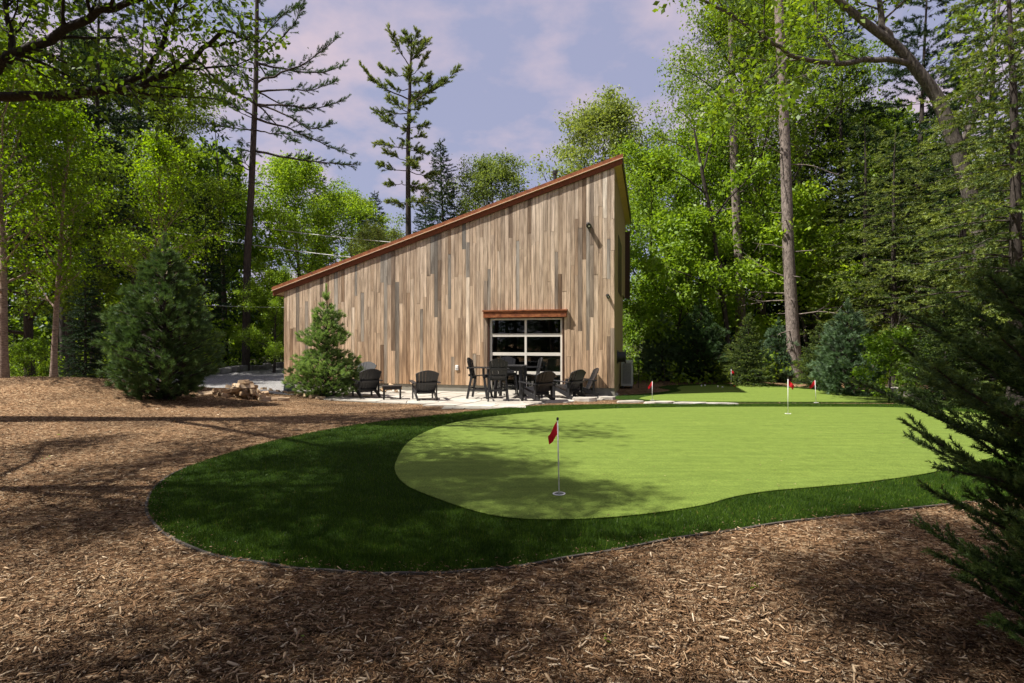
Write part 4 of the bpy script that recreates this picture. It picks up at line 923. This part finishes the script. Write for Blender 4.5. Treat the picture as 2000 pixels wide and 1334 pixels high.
put('dark_pine', 'dark_pine', 400, 33, 11, 22, 4.0, 'thin dark pine just left of the tall bare pine', group=LG)
put('oak_tree', 'tall_oak', 300, 34, 19, 24, .7, 'tall broadleaf tree of the left wood near the sky gap', group=LG)
put('maple_tree', 'maple_a', 60, 22, 13, 15, 2.0, 'maple behind the leftmost birch', group=LG)
put('maple_tree', 'maple_b', 425, 40, 14, 14, 5.5, 'bright maple seen past the tall bare pine', group=LG)
put('oak_tree', 'tall_oak', 130, 36, 24, 24, 2.7, 'tall broadleaf tree deep in the left wood', group=LG)
put('dark_pine', 'dark_pine', -60, 24, 22, 22, 5, 'dark pine at the left edge behind the birches', group=LG)
for px, d, H, rz, lab in ((440, 36, 3.0, 0, 'bush behind the gravel drive border'), (530, 40, 5.2, 1, 'bright bush between the bare pine and the building'), (380, 27, 2.5, 2, 'bush right of the large pine'), (60, 20, 1.6, 3, 'low bush behind the birch trunks'), (505, 46, 6, 5, 'far bush behind the drive')):
    put('leafy_bush', 'bush', px, d, H, 2.6, rz, lab, 'bush', 'bushes of the left wood')
# right side
SG = 'young evergreens behind the far green'
put('young_pine', 'blue_pine', 1293, 26, 3.3, 3.0, 0, 'blue green young pine nearest the building', group=SG)
put('young_pine', 'bushy_pine', 1368, 25, 4.0, 4.3, 1, 'taller green young pine second from the building', group=SG)
put('young_spruce', 'young_spruce', 1462, 22.3, 3.0, 3.1, 2, 'pointed yellow green spruce left of the big trunk', group=SG)
put('young_pine', 'blue_pine', 1520, 24.5, 2.9, 3.0, 3, 'blue green young pine just left of the big trunk', group=SG)
put('young_spruce', 'young_spruce', 1598, 21, 2.6, 3.1, 4, 'dark young spruce right of the big trunk', group=SG)
put('young_pine', 'blue_pine', 1656, 18.6, 3.3, 3.0, 5, 'large blue green young pine right of the far green', group=SG)
put('young_spruce', 'young_spruce', 1420, 24, 1.7, 3.1, 1.2, 'short dark spruce behind the farthest flag', group=SG)
put('leafy_bush', 'bush', 1735, 16.5, 2.0, 2.6, 1, 'pale leafed shrub beside the stepped path', 'bush')
put('leafy_bush', 'bush', 1255, 30, 3.2, 2.6, 2, 'bright bush at the right corner of the building', 'bush')
put('young_spruce', 'young_spruce', 1850, 14.5, 3.3, 3.1, .5, 'light green bushy spruce left of the foreground fir', group=SG)
put('young_spruce', 'young_spruce', 1925, 15.5, 4.4, 3.1, 2.5, 'light green spruce behind the foreground fir', group=SG)
HG = 'hemlocks of the right wood'
put('hemlock_tree', 'hemlock', 1745, 22, 10.5, 12, 0, 'hemlock with lime tips left of the leaning oak', group=HG)
put('hemlock_tree', 'hemlock', 1880, 21, 13, 12, 2, 'hemlock hanging in front of the leaning oak trunk', group=HG)
put('hemlock_tree', 'hemlock', 1985, 13, 12, 12, 4, 'dark hemlock filling the upper right corner', group=HG)
put('hemlock_tree', 'hemlock', 1690, 24, 12, 12, 3, 'hemlock deeper in the wood right of the big trunk', group=HG)
put('hemlock_tree', 'hemlock', 2080, 15, 14, 12, 1, 'hemlock at the right frame edge', group=HG)
WG = 'broadleaf trees of the right wood'
put('maple_tree', 'maple_b', 1285, 31, 12.5, 14, 1.1, 'bright maple next to the roof peak', group=WG)
put('maple_tree', 'maple_b', 1370, 34, 15, 14, 2.3, 'bright maple left of the two tall trunks', group=WG)
put('understorey_maple', 'understorey', 1320, 27, 8.5, 8, .5, 'low bright maple beside the building corner', group=WG)
put('understorey_maple', 'understorey', 1570, 27, 9.5, 8, 2.5, 'low bright maple behind the big trunk', group=WG)
put('oak_tree', 'tall_oak', 1400, 38, 26, 24, 1.0, 'tall broadleaf tree at the edge of the sky', group=WG)
put('oak_tree', 'tall_oak', 1600, 33, 25, 24, 3.1, 'tall dark limbed tree behind the big trunk', group=WG)
put('oak_tree', 'tall_oak', 1480, 30, 21, 24, 5.1, 'tall tree with leaning limbs between the two bare trunks', group=WG)
put('maple_tree', 'maple_a', 1700, 36, 18, 15, 0.3, 'maple deep behind the hemlocks', group=WG)
PG = 'dark pines of the right wood'
put('dark_pine', 'dark_pine', 1640, 30, 20, 22, .3, 'dark pine behind the largest blue pine', group=PG)
put('dark_pine', 'dark_pine', 1790, 28, 22, 22, 1.3, 'dark pine behind the hemlocks', group=PG)
put('dark_pine', 'dark_pine', 1930, 26, 22, 22, 2.3, 'dark pine behind the leaning oak', group=PG)
put('dark_spruce', 'dark_spruce', 1545, 36, 17, 18, 2, 'dark spruce in the gap behind the big trunk', group=PG)
put('dark_spruce', 'dark_spruce', 1440, 42, 16, 18, 3, 'dark spruce behind the second trunk', group=PG)
put('dark_spruce', 'dark_spruce', 1730, 34, 15, 18, 1, 'dark spruce in the shadows of the right wood', group=PG)
put('dark_spruce', 'dark_spruce', 1330, 44, 15, 18, 4, 'dark spruce behind the bright maples', group=PG)

# trees drawn limb by limb
def P3(d, pts): return np.array([tuple(at(px, py, d + (dd[0] if dd else 0))) for px, py, *dd in pts])
def custom(name, base, trunk, radii, limbs, leafm, barkm, size, label, seed, nsec, Ls, ntw, nl, sp, lr, leafy_trunk=False, dead=0, up=.05, f0=.2, wr=.6):
    g = np.random.default_rng(seed); wd = Wood(); lv = Leaves(); b = np.array(base)
    def fine(p, k=4): t = np.linspace(0, len(p) - 1, (len(p) - 1) * k + 1); q = np.stack([np.interp(t, np.arange(len(p)), p[:, c]) for c in range(3)], 1); q[1:-1] = q[1:-1] * .5 + .25 * (q[:-2] + q[2:]); return q
    tr = fine(trunk - b); wd.tube(tr, np.interp(np.linspace(0, 1, len(tr)), np.linspace(0, 1, len(radii)), radii), 10)
    for li, L in enumerate(limbs):
        q = fine(L - b); q = q + g.normal(0, .02, q.shape) * (np.arange(len(q)) > 0)[:, None]; r1 = lr[li]; wd.tube(q, np.linspace(r1, r1 * .35, len(q)), 7)
        if nsec: limb_fill(g, wd, lv, q, r1 * .8, nsec, Ls, ntw, nl, sp, up, f0)
    for k in range(dead):
        f = g.uniform(.12, .8); p, d = along(tr, f); a = g.uniform(0, 6.28); e = g.uniform(-.1, .35); L = g.uniform(.5, 2.6); q = wander(g, p, (math.cos(a) * math.cos(e), math.sin(a) * math.cos(e), math.sin(e)), L, 6, .12, -.01); wd.tube(q, np.linspace(.03, .006, 7), 4)
        for m_ in range(int(L * 2)): p2, d2 = along(q, g.uniform(.3, .95)); w_ = wander(g, p2, turn(g, d2, .8), L * .3, 3, .2); wd.tube(w_, np.linspace(.010, .003, 4), 3)
    e = empty(name, base); tag(e, label, 'tree'); obj('trunk', wd.mesh(name + '_wood', M[barkm]), e)
    if lv.P: obj('crown', lv.mesh(g, name + '_leaves', M[leafm], size, wr), e)
    return e
def drawn_pine(base, d, trunk, radii, branches, needm, label, seed, cx, cy, sc, ln, wd_, npm, slen, dens, twin=.6, bare=.3, extra=()):
    g = np.random.default_rng(seed); wd = Wood(); nd = Needles(); b0 = np.array(base)
    def w3(p): return np.array(at(cx + p[0] / sc, cy + p[1] / sc, d)) - b0
    T = np.array([np.zeros(3) - np.array([0, 0, .2])] + [w3(p) for p in trunk]); wd.tube(T, np.interp(np.linspace(0, 1, len(T)), np.linspace(0, 1, len(radii)), radii), 9)
    axis = T[len(T) // 2][:2]
    for bi, br in enumerate(branches):
        P0 = np.array([w3(p) for p in br])
        for tw in range(2):
            if tw and g.random() > twin: continue
            P = P0.copy(); o = P0[0]; a = g.normal(0, .35) if not tw else g.choice([-1, 1]) * g.uniform(.9, 2.2); k = 1 if not tw else g.uniform(.55, 1.0); rel = (P - o) * k
            P = o + np.stack([rel[:, 0] * math.cos(a) - rel[:, 1] * math.sin(a), rel[:, 0] * math.sin(a) + rel[:, 1] * math.cos(a), rel[:, 2] * (1 if not tw else g.uniform(.6, 1.2))], 1)
            if not tw: P[:, 0] = o[0] + rel[:, 0]; P[:, 1] = o[1] + np.abs(rel[:, 0]) * math.tan(max(-.6, min(.6, a)))
            t = np.linspace(0, len(P) - 1, 10); Q = np.stack([np.interp(t, np.arange(len(P)), P[:, c]) for c in range(3)], 1); Q[1:-1] = .5 * Q[1:-1] + .25 * (Q[:-2] + Q[2:]); Q[1:] += g.normal(0, .03, Q[1:].shape)
            L = np.linalg.norm(np.diff(Q, axis=0), axis=1).sum(); r1 = .014 + .011 * L; wd.tube(Q, np.linspace(r1, r1 * .2, 10), 5); n = int(L * dens); tb = g.uniform(.05, .3)
            for m_ in range(n):
                f = bare + (1 - bare) * g.random() ** .8; p, ds = along(Q, min(f, .999)); hor = unit(np.cross(ds, np.array([0, 0, 1.]))); sd = unit(ds * .8 + hor * g.uniform(-1, 1) + np.array([0, 0, g.normal(.25, .35)])); Ls = slen * g.uniform(.5, 1.3) * (1.25 - .6 * f)
                wd.tube(np.array([p, p + sd * Ls * .5, p + sd * Ls]), np.array([.008, .006, .003]), 3); nd.shoot(p + sd * Ls * .3, p + sd * Ls, npm * Ls, tb + .2 * f)
            nd.shoot(Q[-3], Q[-1], npm * .5, tb + .3)
    e = empty('tall_pine', base); tag(e, label, 'tree'); obj('trunk', wd.mesh('pine_wood', M['bark_dark']), e); obj('crown', nd.mesh(g, 'pine_crown', M[needm], ln, wd_, .7, .0, .3, .8), e)
x_, y_ = xd(480, 33)
drawn_pine((x_, y_, hz(x_, y_)), 33, [(1290, 1330), (1310, 1000), (1325, 650), (1335, 400), (1340, 0), (1345, -300), (1350, -560)], [.24, .22, .19, .165, .14, .11, .07, .03],
    [[(1340, 300), (1480, 250), (1580, 200), (1640, 90)], [(1345, 330), (1500, 320), (1620, 290), (1720, 200)], [(1340, 430), (1480, 395), (1640, 360), (1800, 250)], [(1340, 480), (1500, 465), (1640, 470), (1750, 420)], [(1340, 545), (1500, 550), (1650, 570), (1810, 510)], [(1345, 550), (1480, 590), (1620, 690), (1740, 660)], [(1340, 620), (1460, 630), (1600, 680), (1750, 710)], [(1340, 680), (1450, 710), (1620, 730)], [(1335, 790), (1500, 820), (1680, 850), (1860, 860)], [(1350, 220), (1420, 130), (1550, 20)],
     [(1330, 330), (1230, 290), (1140, 230)], [(1330, 360), (1250, 350), (1180, 300)], [(1325, 430), (1220, 380), (1140, 330)], [(1320, 540), (1240, 490), (1160, 430)], [(1320, 615), (1250, 590), (1180, 550)], [(1315, 680), (1200, 670), (1060, 660)], [(1315, 745), (1230, 730)], [(1310, 790), (1240, 770)], [(1310, 890), (1220, 850), (1130, 760)],
     [(1340, 100), (1220, 80), (1130, 20)], [(1340, 200), (1240, 180), (1160, 110)], [(1345, 100), (1430, 60), (1500, -20)], [(1345, 0), (1240, -40), (1150, -120)], [(1345, 0), (1450, -50), (1540, -130)], [(1345, -150), (1240, -200)], [(1345, -150), (1440, -220)], [(1348, -350), (1280, -420)], [(1348, -350), (1410, -430)]],
    'needle_pine', 'tall thin pine with bare lower limbs left of the building', 41, 0, 0, 2.669, .15, .022, 95, .55, 11, .75, .28)
x_, y_ = xd(797, 42)
drawn_pine((x_, y_, hz(x_, y_)), 42, [(884, 1100), (882, 800), (882, 600), (888, 430), (893, 300), (896, 200), (898, 140)], [.26, .24, .19, .16, .13, .10, .06, .02],
    [[(882, 430), (800, 400), (740, 370), (692, 305)], [(890, 445), (960, 420), (1030, 400), (1105, 340)], [(896, 260), (945, 225), (968, 190)], [(892, 290), (840, 220), (808, 150)], [(896, 210), (872, 150)], [(896, 210), (925, 140)], [(893, 320), (845, 330), (795, 315), (762, 290)], [(893, 330), (935, 300), (965, 250)], [(884, 490), (800, 485), (725, 468)], [(884, 560), (830, 545), (765, 515)], [(882, 560), (920, 550), (965, 545)], [(880, 645), (810, 640), (750, 633)], [(882, 640), (935, 655)], [(880, 700), (830, 680), (780, 655)], [(882, 600), (945, 605)], [(888, 385), (830, 385), (785, 345)], [(888, 400), (970, 400), (1030, 340)], [(882, 740), (800, 740), (760, 720)], [(882, 740), (960, 760), (1000, 740)], [(882, 800), (780, 790)], [(882, 800), (970, 830)], [(890, 350), (950, 370), (985, 350)], [(886, 480), (925, 470)], [(882, 880), (790, 880)], [(882, 880), (960, 890)], [(897, 180), (850, 170)], [(897, 180), (945, 190)]],
    'needle_tan', 'lone tall pine rising behind the middle of the roof', 46, 400, 0, 2.222, .19, .036, 90, .62, 15, .8, .25)
# big oak at left whose trunk stands outside the frame
ob = (-11.6, 9.6, hz(-11.6, 9.6))
custom('oak_tree', ob, np.array([ob, (-11.5, 9.6, 2.5), (-11.2, 9.6, 5), (-10.8, 9.5, 8), (-10.4, 9.6, 12)]), [.42, .33, .30, .25, .12],
    [np.vstack([(-11.3, 9.6, 4.4), P3(9.6, [(-90, 200), (0, 130), (26, 105), (75, 90), (150, 45), (195, 22), (255, 4), (330, -40)])]),
     np.vstack([(-11.4, 9.6, 4.2), P3(10, [(-60, 190), (105, 187), (225, 174), (262, 176), (296, 154), (345, 139), (386, 105), (435, 60)])]),
     P3(10, [(232, 172), (292, 131), (315, 90), (333, 37), (347, 0), (360, -60)]), P3(9.6, [(26, 105), (18, 60), (10, 0), (0, -80)]),
     np.array([(-10.8, 9.5, 8), (-9, 8.8, 9.5), (-7, 8.2, 10.4), (-5, 7.6, 10.8)]), np.array([(-11, 9.6, 7), (-9, 7.6, 8.4), (-7.4, 6, 9.2), (-6, 4.8, 9.6)]), np.array([(-10.6, 9.6, 9.5), (-9.5, 11, 11), (-8.5, 12, 11.8)])],
    'leaf_oak', 'bark_black', .105, 'dark limbed oak reaching in from the left edge', 61, 13, 1.7, 4, 26, .26, [.12, .10, .06, .06, .10, .10, .08])
# leaning oak at right
rb = (*xd(1925, 17), hz(15, 17))
custom('oak_tree', rb, np.vstack([rb, P3(17, [(1922, 560), (1908, 430), (1872, 300), (1832, 190), (1790, 135), (1755, 92), (1690, 45), (1620, -15), (1560, -120)])]), [.30, .245, .215, .20, .185, .165, .14, .12, .09, .05],
    [P3(17, [(1780, 125), (1735, 115), (1640, 125), (1560, 117, -.4), (1490, 70, -.8), (1400, 12, -1), (1335, -15, -1)]), P3(17, [(1738, 80), (1722, 40), (1715, -20), (1700, -120)]), P3(17, [(1870, 300), (1910, 200), (1940, 90), (1960, -40)]), P3(17, [(1640, 125), (1600, 60, .5), (1580, -40, .8)]), P3(17, [(1540, 110), (1500, 160, -1), (1450, 190, -1.5)])],
    'leaf_maple', 'bark_oak', .16, 'leaning oak with a long level limb in the upper right', 62, 9, 2.0, 4, 24, .30, [.10, .12, .08, .06, .05])
# two tall bare pine trunks
for px0, d, pts, rad, lab, sd in ((1553, 24, [(1548, 640), (1540, 500), (1534, 300), (1526, 130), (1520, -20), (1516, -160), (1512, -330)], [.33, .27, .24, .22, .20, .18, .14, .05], 'big straight pine trunk standing right of the far green', 71), (1448, 28, [(1446, 600), (1440, 450), (1434, 330), (1431, 200), (1428, 60), (1425, -100)], [.30, .25, .22, .20, .17, .14, .08], 'second bare pine trunk behind the yellow green spruce', 72)):
    b_ = (*xd(px0, d), hz(*xd(px0, d))); T_ = np.vstack([b_, P3(d, pts)])
    e = custom('tall_pine', b_, T_, rad, [], 'leaf_maple', 'bark_pine', .1, lab, sd, 0, 0, 0, 0, 0, [], dead=26)
    g = np.random.default_rng(sd); nd = Needles()
    for k in range(26):
        z = g.uniform(13, T_[-1][2] + 1); a = g.uniform(0, 6.28); L = g.uniform(1.5, 3.2); c = np.array([np.interp(z, T_[:, 2], T_[:, 0]), d, z]) - np.array(b_)
        dd = np.array([math.cos(a), math.sin(a), .2])
        for m_ in range(16): p = c + dd * L * g.uniform(.35, 1); s_ = unit(dd + g.normal(0, .6, 3)); nd.shoot(p, p + s_ * .5, 34, .2)
    obj('crown', nd.mesh(g, 'pine_tuft', M['needle_pine'], ln=.14, wd=.02, fwd=.7), e)
b_ = (*xd(1428, 26), hz(*xd(1428, 26)))
custom('maple_tree', b_, np.vstack([b_, P3(26, [(1420, 640), (1405, 540), (1390, 430), (1372, 340), (1355, 250)])]), [.14, .12, .11, .10, .08, .04], [P3(26, [(1405, 540), (1350, 470), (1300, 430)]), P3(26, [(1390, 430), (1440, 370, -1), (1480, 330, -1)]), P3(26, [(1380, 380), (1330, 340), (1280, 320)]), P3(26, [(1372, 340), (1390, 280), (1400, 220)]), P3(26, [(1410, 570), (1350, 540, -1), (1300, 520, -2)])], 'leaf_bright', 'bark_dark', .19, 'thin leaning maple between the building and the trunks', 74, 6, 1.5, 4, 22, .24, [.05] * 5)
# fallen bare branch leaning by the path
g = np.random.default_rng(77); wd = Wood(); A_ = np.array(at(1700, 727, 17.5)); B_ = np.array(at(1768, 615, 17)); q = np.array([A_ + (B_ - A_) * f + np.array([0, 0, .12 * math.sin(f * 3)]) for f in np.linspace(0, 1, 9)]); wd.tube(q, np.linspace(.025, .01, 9), 5)
for k in range(7): p, d = along(q, g.uniform(.3, .98)); w_ = wander(g, p, turn(g, d, .7), g.uniform(.3, .8), 4, .15); wd.tube(w_, np.linspace(.010, .003, 5), 4)
tag(obj('dead_branch', wd.mesh('dead_branch', M['dead_wood'])), 'bare dead branch leaning among the shrubs by the path', 'branch')
# foreground fir
def fir():
    base = (2.88, 2.60, hz(2.88, 2.60)); g = np.random.default_rng(81); wd = Wood(); nd = Needles(); H = 2.2
    tr = wander(g, (0, 0, -.05), (0, 0, 1), H, 10, .01, .05); wd.tube(tr, np.linspace(.045, .008, 11), 7)
    z = .08; az = .4
    zs = [0, .3, .65, .95, 1.25, 1.55, 1.8, 2.2]; rs = [.6, .78, .95, 1.12, .85, .6, .38, .06]
    while z < H * .97:
        for k in range(9):
            az += .72 + g.normal(0, .15); L = np.interp(z, zs, rs) * g.uniform(.62, 1.12); p = tr[0] + (tr[-1] - tr[0]) * (z / H); e = .22 + .16 * z + g.normal(0, .08)
            dd = np.array([math.cos(az) * math.cos(e), math.sin(az) * math.cos(e), math.sin(e)]); b = wander(g, p, dd, L, 8, .04, .035); wd.tube(b, np.linspace(.014, .004, 9), 5)
            n = int(L / .036); dn = 440 if math.cos(az) < .45 else 160
            for m_ in range(1, 8): nd.shoot(b[m_], b[m_ + 1], dn * L / 8 * 1.2, .1)
            for m_ in range(n):
                f = .15 + .85 * m_ / n; ps, ds = along(b, min(f, .999)); sg = 1 if m_ % 2 else -1; hor = unit(np.cross(ds, np.array([0, 0, 1.]))); a = g.uniform(.45, .85)
                sd = unit(ds * math.cos(a) + hor * sg * math.sin(a) + np.array([0, 0, g.normal(.12, .2)])); Ls = (.085 + .17 * (1 - f)) * g.uniform(.75, 1.2)
                nd.shoot(ps, ps + sd * Ls, dn * Ls, .1 + .2 * f)
                if Ls > .11:
                    for f3 in (.35, .65): p3 = ps + sd * Ls * f3; s3 = unit(sd + hor * g.choice([-1, 1]) * .7 + np.array([0, 0, .25])); nd.shoot(p3, p3 + s3 * Ls * .5, dn * Ls * .5, .2 + .2 * f)
            nd.shoot(b[-3], b[-1] + (b[-1] - b[-2]) * .3, dn * L / 8 * 2.2, .4)
        z += .13 * g.uniform(.8, 1.2)
    e = empty('fir_tree', base); tag(e, 'dark green fir filling the right foreground', 'tree'); obj('trunk', wd.mesh('fir_wood', M['bark_dark']), e)
    obj('crown', nd.mesh(g, 'fir_needles', M['needle_fir'], .026, .0062, .6, 0., .55, .95), e)
fir()
# trees outside the frame at left that shade the foreground
SH = 'shade trees left of the frame'
for kn, x, y, s_, rz, lab in (('tall_oak', -9.0, 5.0, .58, .4, 'maple standing left of the camera over the mulch'), ('tall_oak', -4.6, -.35, .58, 2.2, 'oak standing left beside the camera'), ('tall_oak', -8.5, -3.5, .6, 3.2, 'oak standing left behind the camera'), ('maple_c', 5, -8, .9, 1.2, 'pale maple behind the camera at right'), ('dark_pine', 10, -6, .8, 1.0, 'pine behind the camera at far right'), ('tall_oak', 0, -12, .8, 1.5, 'oak further behind the camera'), ('dark_spruce', -12, -9, .7, 0, 'spruce further behind the camera at left'), ('dark_spruce', -17, -13, .8, 2, 'spruce deep behind the camera at left'), ('hemlock', 9, 3, 1.0, 0, 'hemlock right of the foreground fir outside the frame')):
    plant('shade_tree', kn, (x, y, hz(x, y)), s_, rz, lab, 'tree', SH)

# far woods that read as one mass, and the undergrowth
def far_woods():
    g0 = np.random.default_rng(91); protos = []
    for sd in (101, 102):
        g, wd, lv = broadleaf(sd, 17, .25, .10, 5.6, 13, 4, 2, 20, .6); wd.V = wd.V[:1]; wd.F = wd.F[:1]; V, f, v = lv.arrays(g, .56); protos.append((np.concatenate(wd.V), np.concatenate(wd.F), V, f, v, 1))
    for sd in (103, 104):
        g, wd, nd = conifer(sd, 19, .24, lambda u: max(.2, 3.8 * (1 - u) ** .8), 1.0, 1.0, 6, (-.1, .4), -.15, .7, 1.3, 6, second=False); wd.V = wd.V[:1]; wd.F = wd.F[:1]; V, f, v = nd.arrays(g, .48, .2, .5); protos.append((np.concatenate(wd.V), np.concatenate(wd.F), V, f, v, 2))
    VV = []; Q = []; T = []; qv = []; tv = []; qm = []; n = 0; tm = []
    spots = []
    for k in range(40):
        a = -1.08 + 2.16 * (k + g0.uniform(-.3, .3)) / 39; d = g0.uniform(48, 74); spots.append((a * d, d, g0.uniform(.7, 1.15) * (1.25 if abs(a + .03) > .5 else .62)))
    for k in range(16): a = g0.uniform(-1.05, -.5); d = g0.uniform(36, 48); spots.append((a * d, d, g0.uniform(.6, 1.0)))
    for k in range(16): a = g0.uniform(.3, 1.05); d = g0.uniform(36, 48); spots.append((a * d, d, g0.uniform(.6, 1.05)))
    for k in range(18): spots.append((g0.uniform(-40, 12), g0.uniform(-38, -14), g0.uniform(.6, 1.0)))
    for x, y, s_ in spots:
        w, wf, V, f, v, mi = protos[g0.integers(0, 4)]; a = g0.uniform(0, 6.28); Rm = np.array([[math.cos(a), -math.sin(a), 0], [math.sin(a), math.cos(a), 0], [0, 0, 1]]) * s_; o = np.array([x, y, hz(x, y)])
        VV.append(w @ Rm.T + o); Q.append(wf + n); qv.append(np.zeros(len(wf))); qm.append(np.zeros(len(wf), int)); n += len(w)
        VV.append(V @ Rm.T + o)
        if f.shape[1] == 4: Q.append(f + n); qv.append(v); qm.append(np.full(len(f), 1))
        else: T.append(f + n); tv.append(v); tm.append(np.full(len(f), 2))
        n += len(V)
    me = np_mesh('far_woods', np.concatenate(VV), [np.concatenate(Q), np.concatenate(T)], [M['bark_dark'], M['leaf_maple'], M['needle_dark']], np.concatenate(qv + tv), np.concatenate(qm + tm))
    tag(obj('far_woods', me), 'dense mixed woods far behind the garden', 'woods', kind='stuff')
    lv = Leaves()
    for k in range(2600):
        a = g0.choice([g0.uniform(-1.05, -.42), g0.uniform(.22, 1.05)]); d = g0.uniform(23, 46); x = a * d
        if -16.8 < x < 6 and y < 46 and a < 0: continue
        z = hz(x, d) + g0.exponential(.45); lv.site(np.array([x, d, z]), np.array([0, 0, 1.]), 16, .3)
    tag(obj('undergrowth', lv.mesh(g0, 'undergrowth', M['leaf_maple'], .17)), 'low leafy undergrowth at the foot of the woods', 'undergrowth', kind='stuff')
far_woods()
# a few green leaves and twigs dropped on the mulch
lv = Leaves(); g = np.random.default_rng(5)
for px, py in ((805, 815), (117, 850), (1190, 1255), (590, 1254), (85, 900), (1470, 1150)):
    x, y = G(px, py); lv.site(np.array([x, y, hz(x, y) + .025]), np.array([0, 0, .1]), 4, .022)
V, f, v = lv.arrays(g, .034, .5, 0); tag(obj('fallen_leaves', np_mesh('fallen_leaves', V, [f], M['leaf_maple'], v)), 'scattered small green leaves fallen on the mulch', 'leaves', kind='stuff')
